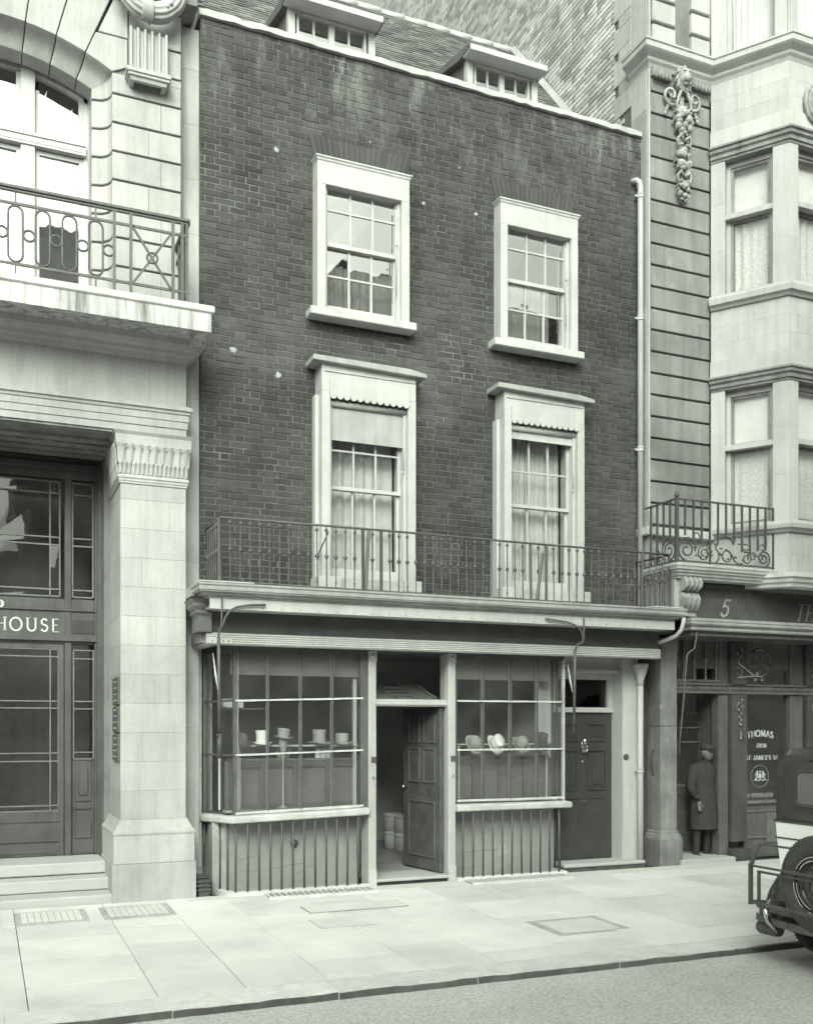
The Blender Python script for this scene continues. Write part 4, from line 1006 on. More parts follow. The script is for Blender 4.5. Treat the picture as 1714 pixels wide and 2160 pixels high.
for k in range(-4, 4):
    a0, a1 = R(7.42*k+.13), R(7.42*(k+1)-.13); m = MB(); rg = []; n_ = 5
    for j in range(n_+1):
        a = a0+(a1-a0)*j/n_; rg.append([m.P((AC[0]+r*math.sin(a), y, AC[1]+r*math.cos(a))) for r, y in prof])
    for j in range(n_):
        for q in range(5): m.F((rg[j][q], rg[j][q+1], rg[j+1][q+1], rg[j+1][q]), q < 4)
    top = 9.42 if abs(k+.5) < 3 else 9.03
    e0 = (AC[0]+(top-AC[1])*math.tan(a0), top); e1 = (AC[0]+(top-AC[1])*math.tan(a1), top)
    if k == 3: fp = [e0, (1.40, top), (1.40, 8.74)]
    elif k == -4: fp = [(-1.2, 8.74), (-1.2, top), e1]
    else: fp = [e0, e1]
    F1 = [m.P((x, .18, z)) for x, z in fp]; B1 = [m.P((x, .6, z)) for x, z in fp]
    m.F([rg[j][0] for j in range(n_+1)]+F1[::-1]); full = [rg[0]]
    seq = F1; seb = B1
    for q in range(len(seq)-1): m.F((seq[q], seq[q+1], seb[q+1], seb[q]))
    m.F([rg[0][q] for q in range(6)]+[B1[0], F1[0]]); m.F([rg[n_][q] for q in range(6)]+[B1[-1], F1[-1]])
    B('voussoir', m, 'stone', up, .004)
B('stone', MB().box(1.965, 1.97, .2, .3, 5.9, 9.4), 'stone_joint', up)
B('stone', MB().prism([(1.105, 9.045), (1.405, 9.045), (1.405, 9.42), (1.262, 9.42)], .18, .6, 'y'), 'stone', up, .005)
# cornice overhead and the wreath on its fluted block
B('top_cornice', MB().sweep([(-3.4, .18), (1.99, .18), (1.99, .6)], [(-.3, 9.44), (.02, 9.44), (.03, 9.47), (.08, 9.49), (.12, 9.50), (.12, 9.7), (-.3, 9.75)]), 'stone_soot', sb)
wx, wz = XP(316, .0), ZP(316, -28, .0)
mb = MB()
pts_r = []; W_ = .275; tr = .088; nn = 64
for i in range(nn):
    a = 2*math.pi*i/nn; seg = (i % 8)/8; rr_ = tr*(1+.10*math.sin(seg*math.pi)) ; ring = []
    for j in range(44):
        b = 2*math.pi*j/44; q = rr_*(1+.11*math.cos(b*11))
        ring.append(mb.P((wx+(W_+q*math.cos(b))*math.sin(a), .02+q*math.sin(b)*.9-.04, wz-(W_+q*math.cos(b))*math.cos(a))))
    pts_r.append(ring)
for i in range(nn):
    for j in range(44): mb.F((pts_r[i][j], pts_r[(i+1)%nn][j], pts_r[(i+1)%nn][(j+1)%44], pts_r[i][(j+1)%44]), True)
wr = B('wreath', mb, 'stone', sb); wr['label'] = 'carved stone wreath hanging at the top of the wall'
for k in range(-3, 4):
    mb = MB(); a = k*.78
    for s_ in range(7):
        b = R(-100+s_*33); mb.ball((wx+(W_+.095*math.cos(b+math.pi))*math.sin(a), -.02+.09*math.sin(b), wz-(W_+.095*math.cos(b))*math.cos(a)), .02, .02, .02, 6, 4)
    B('berries', mb, 'stone', wr)
mb = MB()
for s_ in range(-3, 4): mb.tube([(wx+s_*.016-.03, -.02-.1*math.cos(t), wz-W_+.105*math.sin(t)) for t in [R(-90+180*q/8) for q in range(9)]], .012, 6)
B('ribbon', mb, 'stone', wr)
x0, x1 = XP(277, 0), XP(352, 0); z0, z1 = ZP(315, 148, 0), ZP(315, 60, 0)
mb = MB(); mb.box(x0, x1, .07, .3, z0, z1)
for k in range(6): q = x0+(x1-x0)*k/5; mb.box(q-.012, q+.012, .02, .07, z0, z1)
br = B('fluted_block', mb, 'stone', sb, .003)
B('block_base', MB().sweep([(x0-.01, .18), (x0-.01, .03), (x1+.01, .03), (x1+.01, .18)], [(-.05, z0-.11), (-.01, z0-.11), (.0, z0-.08), (.02, z0-.07), (.02, z0-.045), (.035, z0-.04), (.035, z0+.0), (-.05, z0+.01)]), 'stone', br)
# arched window
aw_ = MB(); FY = .64
def arcz(x, r): return AC[1]+math.sqrt(r*r-(x-AC[0])**2)
n_ = 24; r1_, r0_ = 2.2, 2.10
rg = []
for i in range(n_+1):
    a = R(-29+58*i/n_); rg.append([aw_.P((AC[0]+r*math.sin(a), y, AC[1]+r*math.cos(a))) for r, y in ((r1_, FY), (r0_, FY), (r0_, FY+.08), (r1_, FY+.08))])
for i in range(n_):
    for k in range(4): aw_.F((rg[i][k], rg[i+1][k], rg[i+1][(k+1)%4], rg[i][(k+1)%4]))
aw_.F(rg[0]); aw_.F(rg[-1])
for s_ in (1, -1):
    X = lambda x: .1+s_*(x-.1)
    aw_.box(X(1.0), X(1.12), FY, FY+.08, 5.85, 8.62); aw_.box(X(.37), X(.51), FY-.03, FY+.1, 5.85, 8.75)
win = B('arched_window', aw_, 'cream_paint', sb, .003); win['label'] = 'tall segmental arched window with stone coloured mullions'
B('transom', MB().box(-.82, 1.02, FY-.05, FY+.1, 7.94, 8.06).box(-.82, 1.02, FY-.065, FY-.05, 8.03, 8.06), 'cream_paint', win)
mb = MB()
for k in range(60): x = -.8+1.8*k/60; mb.box(x, x+.016, FY-.058, FY-.05, 7.965, 8.02)
B('reeding', mb, 'cream_paint', win)
for a, b in ((-.8, -.31), (-.17, .37), (.51, 1.0)):
    mb = MB(); zt = min(arcz(a, 2.12), arcz(b, 2.12), 8.72)
    for z0, z1 in ((5.9, 7.93), (8.07, zt)):
        mb.box(a, a+.045, FY+.02, FY+.07, z0, z1); mb.box(b-.045, b, FY+.02, FY+.07, z0, z1); mb.box(a+.045, b-.045, FY+.021, FY+.07, z0, z0+.05); mb.box(a+.045, b-.045, FY+.021, FY+.07, z1-.045, z1) if z0 < 8 else None
        q, q2 = random.uniform(-.004, .004), random.uniform(-.004, .004); p = MB(); zz = z1 if z0 < 8 else 8.95
        p.F([p.P(v) for v in ((a+.04, FY+.045-q, z0+.04), (b-.04, FY+.045+q, z0+.04), (b-.04, FY+.045+q2, zz), (a+.04, FY+.045-q2, zz))]); B('pane', p, 'arch_glass', win, recalc=False)
    B('casement', mb, 'cream_paint', win)
B('window_surround', MB().box(-.95, -.83, FY-.04, 1.2, 5.8, 9.2).box(1.045, 1.25, .605, 1.2, 5.8, 9.2), 'stone', win)
B('room', MB().box(-.95, 1.2, 2.2, 2.3, 5.8, 9.3), 'interior_wall', sb)
# entrance screen
DY = 1.28
ex = lambda p: XP(p, DY)
ez = lambda p, x=100: ZP(x, p, DY)
scr = MB(); TOPZ = 4.84
for s_ in (1, -1):
    X = lambda x: .1+s_*(x-.1)
    scr.box(X(ex(204)), X(1.27), DY-.06, DY+.1, .35, TOPZ); scr.box(X(ex(136)), X(ex(150)), DY-.02, DY+.1, .35, TOPZ)
    scr.box(X(ex(199)), X(ex(204)), DY-.03, DY+.1, .35, TOPZ)
scr.box(-1.07, 1.27, DY-.04, DY+.1, ez(1008), TOPZ); scr.box(-1.07, 1.27, DY-.08, DY-.04, ez(990), ez(985)+.04)
scr.box(-1.05, ex(199), DY-.01, DY+.1, ez(1357), ez(1262)); scr.box(-1.05, ex(204), DY-.05, DY-.01, ez(1352), ez(1340)); scr.box(-1.05, ex(204), DY-.035, DY-.01, ez(1288), ez(1284))
ent = B('entrance_screen', scr, 'oak', sb, .003); ent['label'] = 'wooden entrance screen with glazed doors and the word HOUSE'
def grid(name, xs, zs, y, bw_, holes_, glass, parent, mat='carving'):
    """bars centred on xs and zs; panes between"""
    mb = MB()
    for x in xs: mb.box(x-bw_/2, x+bw_/2, y, y+.03, zs[0], zs[-1])
    for z in zs:
        for a, b in zip(xs[:-1], xs[1:]): mb.box(a+bw_/2, b-bw_/2, y+.001, y+.029, z-bw_/2, z+bw_/2)
    f_ = B(name, mb, mat, parent)
    for a, b in zip(xs[:-1], xs[1:]):
        for c_, d_ in zip(zs[:-1], zs[1:]):
            q = random.uniform(-.002, .002); p = MB(); p.F([p.P(v) for v in ((a, y+.015-q, c_), (b, y+.015+q, c_), (b, y+.015-q, d_), (a, y+.015+q, d_))]); B('pane', p, glass, parent, recalc=False)
rowsU = [ez(p) for p in (1257, 1242, 1148, 1132, 1039, 1014)]
for s_ in (1, -1):
    X = lambda v: sorted(.1+s_*(x-.1) for x in v)
    grid('glazing_bars', X([.13, ex(105.5), ex(126)]), rowsU, DY, .016, None, 'pub_glass', ent); grid('glazing_bars', X([ex(153), ex(196)]), rowsU, DY, .016, None, 'pub_glass', ent)
    # door leaf
    d = MB(); x0, x1 = .1+s_*.01, .1+s_*(ex(134.5)-.1); g0, g1 = .1+s_*(.16-.1), .1+s_*(ex(123)-.1); zb_, zt_ = .36, ez(1358); zg0, zg1 = ez(1712), ez(1368)
    d.box(x0, g0, DY, DY+.045, zb_, zt_); d.box(g1, x1, DY, DY+.045, zb_, zt_); d.box(g0, g1, DY+.001, DY+.045, zg1, zt_); d.box(g0, g1, DY+.001, DY+.045, zb_, zg0)
    d.box(g0, g1, DY-.012, DY, ez(1734), ez(1730)); d.box(g0, g1, DY-.016, DY, ez(1776), ez(1771)); d.box(g0, g1, DY-.01, DY, ez(1800), ez(1797))
    dl = B('entrance_door', d, 'oak', sb, .002); dl['label'] = ['', 'glazed wooden entrance leaf beside the right sidelight', 'glazed wooden entrance leaf at the left'][s_]
    rows = [ez(p) for p in (1711, 1700, 1606, 1589, 1494, 1479, 1385, 1369)]
    grid('glazing_bars', sorted([g0, .1+s_*(ex(106)-.1), g1]), rows, DY+.005, .014, None, 'pub_glass', dl)
    grid('glazing_bars', X([ex(155), ex(197)]), [ez(p) for p in (1602, 1588, 1495, 1479, 1388, 1370)], DY, .014, None, 'pub_glass', ent)
    pn = MB(); a, b = X([ex(152), ex(199)]); pn.box(a, b, DY+.01, DY+.05, .36, ez(1605)); pn.box(a+.03, b-.03, DY-.005, DY+.01, ez(1693), ez(1608)); pn.box(a+.07, b-.07, DY-.02, DY-.005, ez(1680), ez(1622))
    pn.box(a+.03, b-.03, DY-.006, DY+.01, ez(1710), ez(1699)); pn.box(a+.03, b-.03, DY-.006, DY+.01, ez(1772), ez(1735)); B('side_panel', pn, 'oak', ent, .006)
    a, b = X([ex(153), ex(201)]); gr = MB()
    gr.box(a, b, DY-.014, DY-.008, ez(1334), ez(1306))
    B('vent_back', gr, 'void', ent)
    for k in range(16): q = a+(b-a)*(k+.5)/16; B('vent_slat', MB().box(q-.004, q+.004, DY-.022, DY-.0142, ez(1334), ez(1306)), 'oak', ent)
hz = ZP(60, 1331, DY-.01); hh = ZP(60, 1304, DY-.01)-hz
mb = MB(); xe = letters(mb, 'HOUSE', XP(13, DY)-.68*hh-.1*hh, DY-.012, hz, hh, th=.13, gap=.25); B('lettering', mb, 'bronze_letter', ent)
mb = MB(); c9 = (ex(0)-.0, DY-.03, ez(1274, 0)); mb.lathe(c9, [(.045, 0), (.045, -.008), (.04, -.012)], 20, 'y'); nd = B('number_disc', mb, 'bronze_letter', ent)
m9 = MB(); letters(m9, '9', c9[0]-.02, DY-.044, c9[2]-.028, .056, th=.14, depth=.003); B('number', m9, 'dark_wood', ent)
B('hall_wall', MB().box(-1.1, 1.3, 3.2, 3.3, .3, 4.8), 'dark_wood', sb); B('hall_floor', MB().box(-1.1, 1.3, 1.4, 3.2, .3, .345), 'dark_wood', sb)
# name boards on the pier reveal
for k, (a, b) in enumerate(((1430, 1487), (1490, 1545), (1549, 1605))):
    z1_, z0_ = ZP(247, a, .3), ZP(247, b, .3)
    t = thing('name_board', ['top', 'middle', 'bottom'][k]+' dark name board on the inner side of the stone pier', 'sign', (PXL-.01, .3, z0_), 'name boards on the pier reveal')
    B('board', MB().box(PXL-.022, PXL-.002, .09, .55, z0_, z1_), 'dark_wood', t, .003)
    m = MB()
    for q in range(4):
        zz = z0_+(z1_-z0_)*(q+.6)/4.4; a_ = .17+random.uniform(0, .04); b_ = .45+random.uniform(-.05, .03)
        y = a_
        while y < b_: wd = random.uniform(.012, .03); m.box(PXL-.024, PXL-.0222, y, y+wd, zz, zz+.014); y += wd+.008
    B('painted_lines', m, 'faded_letter', t)
tag(base_origin(B('keyhole_plate', MB().lathe((PXL+.01, .25, 1.2), [(.03, 0), (.03, -.02)], 10, 'x'), 'cream_paint', sb), (0, 0, 0)), None, None) if 0 else None
# railing of the left balcony
lr = thing('balcony_railing', 'iron balcony railing of linked ovals and rings with a crossed end panel', 'railing', (0, -.47, 6.05))
RY_ = -.47; zt, z2, zl, zb_ = 6.90, 6.765, 6.195, 6.06; xe = 1.91
B('handrail', MB().box(-3.4, xe+.02, RY_-.03, RY_+.03, zt, zt+.03).box(-3.4, xe, RY_-.015, RY_+.015, zt-.025, zt).box(xe-.03, xe+.03, RY_+.031, .17, zt, zt+.03), 'iron', lr, .004)
B('rail', MB().box(-3.4, xe, RY_-.01, RY_+.01, z2-.012, z2+.012).box(-3.4, xe, RY_-.01, RY_+.01, zl-.012, zl+.012).box(xe-.01, xe+.01, RY_, .17, z2-.012, z2+.012).box(xe-.01, xe+.01, RY_, .17, zl-.012, zl+.012), 'iron', lr)
for px_ in (241, 276, 365, 384, 394):
    x = XP(px_, RY_); B('post', MB().box(x-.014, x+.014, RY_-.014, RY_+.014, zb_-.02, zt), 'iron', lr)
for k in range(1, 4): B('post', MB().box(xe-.014, xe+.014, RY_+k*.15, RY_+k*.15+.028, zb_-.02, zt), 'iron', lr)
ov = MB(); a_ = .065; H_ = (z2-zl)/2-.02
pts = [(a_*math.cos(t), 0, (H_-a_)+a_*math.sin(t)) for t in [math.pi*q/8 for q in range(9)]]+[(a_*math.cos(t), 0, -(H_-a_)+a_*math.sin(t)) for t in [math.pi+math.pi*q/8 for q in range(9)]]
ov.tube(pts+[pts[0], pts[1]], .011, 6, False); ovm = ov.mesh('oval_loop')
rm = MB(); rm.tube([(.052*math.cos(t), 0, .052*math.sin(t)) for t in [2*math.pi*q/16 for q in range(18)]], .011, 6, False); rmm = rm.mesh('ring')
sp = .2433; xo = XP(202, RY_)
for k in range(-12, 1):
    for me, dx, nm in ((ovm, 0, 'oval_loop'), (rmm, sp/2, 'ring')):
        o = link(nm, me, 'iron', None); o.parent = lr; o.location = Vector((xo+k*sp+dx, RY_, (z2+zl)/2))-Vector(lr.location)
    x = xo+k*sp
    if k % 3 == 0: B('post', MB().box(x-.008, x+.008, RY_-.008, RY_+.008, z2, zt).box(x-.008, x+.008, RY_-.008, RY_+.008, zb_-.02, zl), 'iron', lr)
xa_, xb_ = XP(279, RY_), XP(362, RY_)
B('cross_bar', MB().bar((xa_, RY_, z2), (xb_, RY_, zl), .02, .02), 'iron', lr); B('cross_bar', MB().bar((xa_, RY_+.004, zl), (xb_, RY_+.004, z2), .02, .02), 'iron', lr)
o = link('ring', rmm, 'iron', None); o.parent = lr; o.location = Vector(((xa_+xb_)/2, RY_-.005, (z2+zl)/2))-Vector(lr.location)
# boot scraper box by the pier foot
t = thing('shoe_scraper', 'small ribbed iron basket with a wire top beside the stone plinth', 'basket', (2.2, .1, 0)); bx0, bx1, by0, by1 = 2.10, 2.235, -.02, .2
for k in range(4): z = .06+k*.045; B('hoop', MB().sweep([(bx0, by1), (bx0, by0), (bx1, by0), (bx1, by1)], [(0, z), (.012, z+.008), (0, z+.02), (-.01, z+.01)]), 'iron', t)
B('base', MB().box(bx0+.01, bx1-.01, by0+.01, by1, .0, .22), 'dark_iron', t)
m = MB()
for k in range(7): x = bx0+(bx1-bx0)*k/6; m.bar((x, by0-.01, .2), (x, by0-.01, .33), .005, .005)
for k in range(6): m.bar((bx0, by0-.012, .21+k*.022), (bx1, by0-.012, .21+k*.022), .005, .005)
B('mesh_top', m, 'iron', t)
# ================================================================== BAY BUILDING (right)
rb = thing('bay_building', 'tall stone building with canted bay windows over a dark carved shop front numbered 5', 'building', (10, .1, 0))
PT = [(8.0, .52), (8.0, .14), (9.01, .14), (9.585, -.68), (11.6, -.68), (12.2, .14), (13.6, .14)]
mb = MB(); mb.box(8.03, 8.98, .18, .7, 3.2, 13.6); mb.box(8.99, 13.6, .6, .9, 3.1, 3.3); mb.box(12.3, 13.6, .2, .7, 3.2, 13.6)
B('wall_core', mb, 'stone_joint', rb)
gw = B('side_wall', MB().box(8.012, 8.3, .2, 9.6, 3.2, 18.5).box(8.3, 13.6, 9.3, 9.6, 3, 18.5), 'gable_mortar', rb)
def gmap(u, z, d, local): return (-d, u, z) if local else (8.012-d, u, z)
def rh(y): return 9.56+1.21*(y-.98)+.05 if y < 3.78 else 12.3
def lay2():
    items = []; k = 0; z = 9.0
    while z < 18.4:
        u = .79+(0 if k % 2 else -.1); alt = 0
        while u < 9.5:
            w_ = .222 if alt % 2 == 0 else .108; alt += 1
            q0 = .91 if (z-10.13) % .45 > .3 or z < 10.1 else .80
            if z < 10.1: q0 = .52
            a = max(u, q0)
            if u+w_-a > .04 and z > rh(u)-.15 and z < 12.6+.68*u: items.append((a, z, u+w_-a-.013, .059))
            u += w_
        z += .072; k += 1
    items.sort(key=lambda it: (Vector((8, it[0], it[1]))-camv).length); cache = {}
    for u, z, w_, h in items[:300]:
        key = (round(w_, 2), random.randrange(2))
        if key not in cache:
            m = MB(); chamfer(m, lambda a, b, d: gmap(a, b, d, True), w_, h, .012, tone=0.0, skew=.002); cache[key] = m.mesh('brick', False)
        o = link('brick', cache[key], 'gable_brick', None); o.location = gmap(u, z, 0, False); o.parent = gw
    m = MB()
    for u, z, w_, h in items[300:]: chamfer(m, lambda a, b, d: gmap(u+a, z+b, d, False), w_, h, .012, tone=random.random(), skew=.002)
    o = link('brickwork', m.mesh('brickwork', False), 'gable_brick', gw); o['kind'] = 'stuff'
lay2()
z = 10.13; k = 0
while z < 18:
    h = .15 if k % 2 else .30
    B('quoin', MB().box(7.99, 8.2, .52, .80 if k % 2 else .91, z+.002, z+h-.002), 'stone_pale', gw, .003); z += h; k += 1
B('return_strip', MB().box(7.995, 8.2, .19, .515, 9.9, 18), 'stone_pale', rb); B('return_strip', MB().box(7.995, 8.2, .19, .515, 3.3, 9.895), 'render', rb)
B('return_strip', MB().box(8.0, 8.03, .145, .188, 3.3, 18), 'stone_pale', rb)
pil = B('pilaster', MB().box(8.04, 8.97, .19, .6, 4.4, 10.5), 'stone_joint', rb)
z = 5.026-.2834*2
for k in range(22):
    z0 = z+.2834*k
    if z0 > 10.35: break
    j = .014
    m = MB(); m.prism([(8.02, z0+j), (8.99, z0+j), (8.99, z0+.2834-j), (8.02, z0+.2834-j)], .14, .6, 'y'); B('stone', m, 'stone_soot', pil, .006)
B('end_pilaster', MB().box(12.22, 13.58, .13, .7, 3.8, 10.42), 'stone_pale', rb); B('end_pilaster', MB().box(12.22, 13.58, .13, .7, 10.73, 13.6), 'stone_pale', rb)
# upper twin strips above the cornice
for a, b in ((8.05, 8.42), (8.68, 8.985)):
    up2 = B('upper_strip', MB().box(a+.02, b-.02, .2, .5, 10.7, 13.6), 'stone_joint', rb)
    for k in range(9): z0 = 10.72+.31*k; B('stone', MB().box(a, b, .12, .5, z0+.02, z0+.29), 'stone_pale', up2, .012)
B('upper_wall', MB().box(8.0, 9.0, .24, .6, 10.6, 13.6), 'stone_pale', rb)
B('cornice', MB().sweep(PT, [(-.2, 10.43), (.0, 10.43), (.02, 10.47), (.05, 10.5), (.06, 10.53), (.13, 10.58), (.15, 10.60), (.15, 10.665), (.165, 10.675), (.165, 10.70), (-.2, 10.72)]), 'stone_pale', rb)
for a in (8.06, 8.70):
    m = MB(); m.box(a-.03, a+.27, .09, .15, 10.31, 10.43)
    q = B('bracket_block', m, 'stone_soot', rb, .003)
    for k in range(5): B('gutta', MB().lathe((a+.01+k*.055, .075, 10.27), [(.024, 0), (.012, .09)], 8), 'stone_soot', q)
# bay walls
ANG = math.atan2(-.82, .575); SL_ = math.hypot(.575, .82)
def frame(side):
    return (MB((9.01, .14, 0), ANG), SL_) if side == 0 else (MB((9.585, -.68, 0), 0), 2.015)
bay = B('bay', MB().prism([(9.2, .3), (9.62, -.5), (11.5, -.5), (11.9, .3), (11.9, .5), (9.2, .5)], 6.5, 7.38).prism([(9.2, .3), (9.62, -.5), (11.5, -.5), (11.9, .3), (11.9, .5), (9.2, .5)], 9.6, 10.4).prism([(9.2, .3), (9.62, -.5), (11.5, -.5), (11.9, .3), (11.9, .5), (9.2, .5)], 3.6, 4.3), 'stone_joint', rb)
def spandrel(z0, z1, rows):
    h = (z1-z0)/rows
    for r in range(rows):
        for side in (0, 1):
            L_ = frame(side)[1]; cuts = [0, L_*(.55 if r % 2 else .35), L_] if side == 0 else [0]+[L_*(k+(.5 if r % 2 else 0.2))/3 for k in range(3)]+[L_]
            cuts = sorted(set(cuts))
            for a, b in zip(cuts[:-1], cuts[1:]):
                if b-a < .02: continue
                m = frame(side)[0]; e0 = 0; y0 = 0
                m.prism([(a+.001, 0), (b-(.001 if b < L_ else 0), 0), (b-(.001 if b < L_ else .1 if side == 0 else 0), .2), (a+(.001 if a > 0 else (.1 if side else 0)), .2)], z0+h*r+.001, z0+h*(r+1)-.001)
                B('stone', m, 'stone_pale', bay)
spandrel(6.466, 7.39, 4); spandrel(9.54, 10.43, 4); spandrel(3.76, 4.33, 2)
for z0, z1 in ((7.39, 7.55), (4.33, 4.47)):
    B('sill_band', MB().sweep(PT[2:5], [(-.25, z0), (.03, z0), (.05, z0+.03), (.09, z0+.05), (.10, z1-.04), (.09, z1), (-.25, z1+.02)]), 'stone_pale', rb)
for z0, z1 in ((9.37, 9.54), (6.30, 6.466)):
    B('band_cornice', MB().sweep(PT[2:5], [(-.25, z0), (.01, z0), (.015, z0+.03), (.035, z0+.035), (.04, z0+.08), (.07, z0+.10), (.075, z1-.03), (.1, z1-.02), (.1, z1+.005), (-.25, z1+.05)]), 'stone_soot' if 0 else 'pier_stone', rb)
B('blocking_course', MB().sweep(PT[2:5], [(-.2, 9.545), (.035, 9.565), (.03, 9.78), (-.2, 9.78)]), 'stone_pale', rb); B('blocking_course', MB().sweep(PT[2:5], [(-.2, 6.47), (.035, 6.49), (.03, 6.70), (-.2, 6.70)]), 'stone_pale', rb)
def bay_level(z0, z1, zt, glass_lo, cmat, ch, level):
    for side in (0, 1):
        _, L_ = frame(side)
        spans = [(0, .185), (.80, L_)] if side == 0 else [(0, .155), (1.25, 1.45)]
        for a, b in spans:
            zz = z0
            while zz < z1-.01:
                ze = min(zz+.62, z1); m = frame(side)[0]
                m.prism([(a, 0), (b, 0), (b-(.12 if side == 0 and b == L_ else 0), .24), (a+(.12 if side == 1 and a == 0 else 0), .24)], zz+.001, ze-.001); B('stone', m, 'stone_pale', bay); zz = ze
        for (a, b) in ([(.185, .80)] if side == 0 else [(.155, 1.25), (1.45, 2.0)]):
            m = frame(side)[0]; m.box(a, a+.05, .10, .2, z0, z1); m.box(b-.05, b, .10, .2, z0, z1); m.box(a+.05, b-.05, .101, .2, z1-.07, z1); m.box(a+.05, b-.05, .101, .2, z0, z0+.05); m.box(a, b, .02, .2, zt-.035, zt+.035)
            wn = B('bay_window', m, 'stone_pale', rb, .003)
            m = frame(side)[0]
            for p, q in ((z0+.05, zt-.035), (zt+.035, z1-.07)):
                m.box(a+.05, a+.085, .125, .16, p, q); m.box(b-.085, b-.05, .125, .16, p, q); m.box(a+.085, b-.085, .126, .16, p, p+.035); m.box(a+.085, b-.085, .126, .16, q-.035, q)
            B('casement', m, 'pier_stone', wn)
            for p, q, g in ((z0+.085, zt-.07, glass_lo), (zt+.07, z1-.105, 'curtain_glass')):
                m = frame(side)[0]; e, f_ = random.uniform(-.002, .002), random.uniform(-.002, .002)
                m.F([m.P(v) for v in ((a+.085, .14-e, p), (b-.085, .14+e, p), (b-.085, .14+f_, q), (a+.085, .14-f_, q))]); B('pane', m, g, wn, recalc=False)
            m = frame(side)[0]; m.sheet(a+.05, b-.05, z0+(z1-z0)*ch, z0+.02, .20, .022, int((b-a)*9), ph=level+side); B('curtain', m, cmat, wn)
            m = frame(side)[0]; m.sheet(a+.05, b-.05, z1-.08, (zt+.0 if level == 2 else z0+.05), .185 if level == 2 else .23, .002, 1, 8); B('window_blind', m, 'blind_white', wn)
bay_level(7.56, 9.37, 8.62, 'curtain_glass', 'lace', .62, 1); bay_level(4.47, 6.30, 5.53, 'curtain_glass', 'lace', .62, 2)
for side in (0, 1):
    _, L_ = frame(side)
    m = frame(side)[0]; m.box(0, .2 if side == 0 else .17, 0.02, .25, 10.72, 13.4); m.box(.82 if side == 0 else 1.3, L_-.02 if side == 0 else 1.5, .02, .25, 10.72, 13.4); B('stone', m, 'stone_pale', bay)
    a, b = (.2, .82) if side == 0 else (.17, 1.3)
    m = frame(side)[0]; m.box(a, a+.05, .1, .16, 10.72, 13.4); m.box(b-.05, b, .1, .16, 10.72, 13.4); wn = B('bay_window', m, 'stone_pale', rb)
    m = frame(side)[0]; m.F([m.P(v) for v in ((a+.04, .13, 10.72), (b-.04, .13, 10.72), (b-.04, .13, 13.4), (a+.04, .13, 13.4))]); B('pane', m, 'curtain_glass', wn, recalc=False)
    m = frame(side)[0]; m.sheet(a+.05, b-.05, 13.3, 10.72, .2, .02, 7, ph=side); B('curtain', m, 'blind_white', wn)
B('room', MB().box(9.0, 12.2, 1.2, 1.3, 3.3, 13.5), 'interior_wall', rb)
for z in (6.55, 9.6, 3.3): B('floor', MB().box(9.2, 12.0, .0, 1.2, z, z+.1), 'interior_wall', rb)
# carved hanging ornament: lion mask, fruit clusters, scrolls and ribbons
orn = MB(); OX, OYp = 8.50, .12
def oz(py): return ZP(1437, py, .1)
orn.box(OX-.035, OX+.035, .10, .14, oz(425), oz(150)); og = B('carved_drop', orn, 'carved_stone', rb); og['label'] = 'carved hanging ornament with a lion mask and three fruit clusters'
m = MB(); zc = oz(170)
m.ball((OX, .07, zc+.02), .10, .10, .13, 14, 10, .03); m.ball((OX, -.02, zc-.035), .052, .06, .055, 10, 8); m.ball((OX, -.065, zc-.012), .02, .018, .016); m.ball((OX, .02, zc-.095), .045, .05, .03)
for s_ in (-1, 1): m.ball((OX+s_*.04, -.012, zc+.035), .018, .012, .014); m.ball((OX+s_*.085, .05, zc+.09), .03, .025, .035); m.tube([(OX+s_*.02, -.03, zc+.06), (OX+s_*.06, -.01, zc+.065)], .01, 5)
for k in range(22):
    a = 2*math.pi*k/22; rr_ = .105+.012*(k % 2); m.tube([(OX+rr_*.8*math.cos(a), .03, zc+rr_*1.1*math.sin(a)), (OX+rr_*1.05*math.cos(a+.1), .05, zc-.01+rr_*1.45*math.sin(a+.1)), (OX+rr_*1.15*math.cos(a+.3), .1, zc-.02+rr_*1.6*math.sin(a+.3))], [.02, .022, .008], 5)
B('lion_mask', m, 'carved_stone', og)
m = MB()
for s_ in (-1, 1):
    pts = []; 
    for q in range(22):
        a = R(-120+q*22); rr_ = .125-.0048*q; pts.append((OX+s_*(.19+rr_*math.cos(a)*.9), .10-.002*q, oz(212)+.02+rr_*math.sin(a)))
    m.tube(pts, .021, 6); m.tube([(OX+s_*.04, .06, oz(195)), (OX+s_*.09, .05, oz(212)), (OX+s_*.12, .06, oz(228)), (OX+s_*.05, .05, oz(238)), (OX, .05, oz(242))], .022, 6)
    for q in range(4): m.ball((OX+s_*(.2+.02*q), .11, oz(222+q*8)), .028, .02, .035, 6, 4, .1)
B('scrolls', m, 'carved_stone', og)
for py, W__, n_, r0 in ((257, .13, 20, .052), (342, .115, 16, .046), (404, .085, 12, .04)):
    m = MB()
    for q in range(n_):
        a = random.uniform(0, 6.28); rr_ = random.uniform(.2, 1)**.6; x = OX+W__*rr_*math.cos(a)*.85; zz = oz(py)+W__*1.35*rr_*math.sin(a)-.01
        m.ball((x, .07-.06*(1-rr_), zz), r0*random.uniform(.7, 1.1), r0, r0*random.uniform(.7, 1.1), 9, 7, .05)
    for q in range(10):
        a = 2*math.pi*q/10; m.tube([(OX+W__*.7*math.cos(a), .08, oz(py)+W__*1.1*math.sin(a)), (OX+W__*1.1*math.cos(a), .06, oz(py)+W__*1.5*math.sin(a)), (OX+W__*1.2*math.cos(a+.2), .11, oz(py)+W__*1.65*math.sin(a+.2))], [.022, .026, .006], 5)
    B('fruit_cluster', m, 'carved_stone', og)
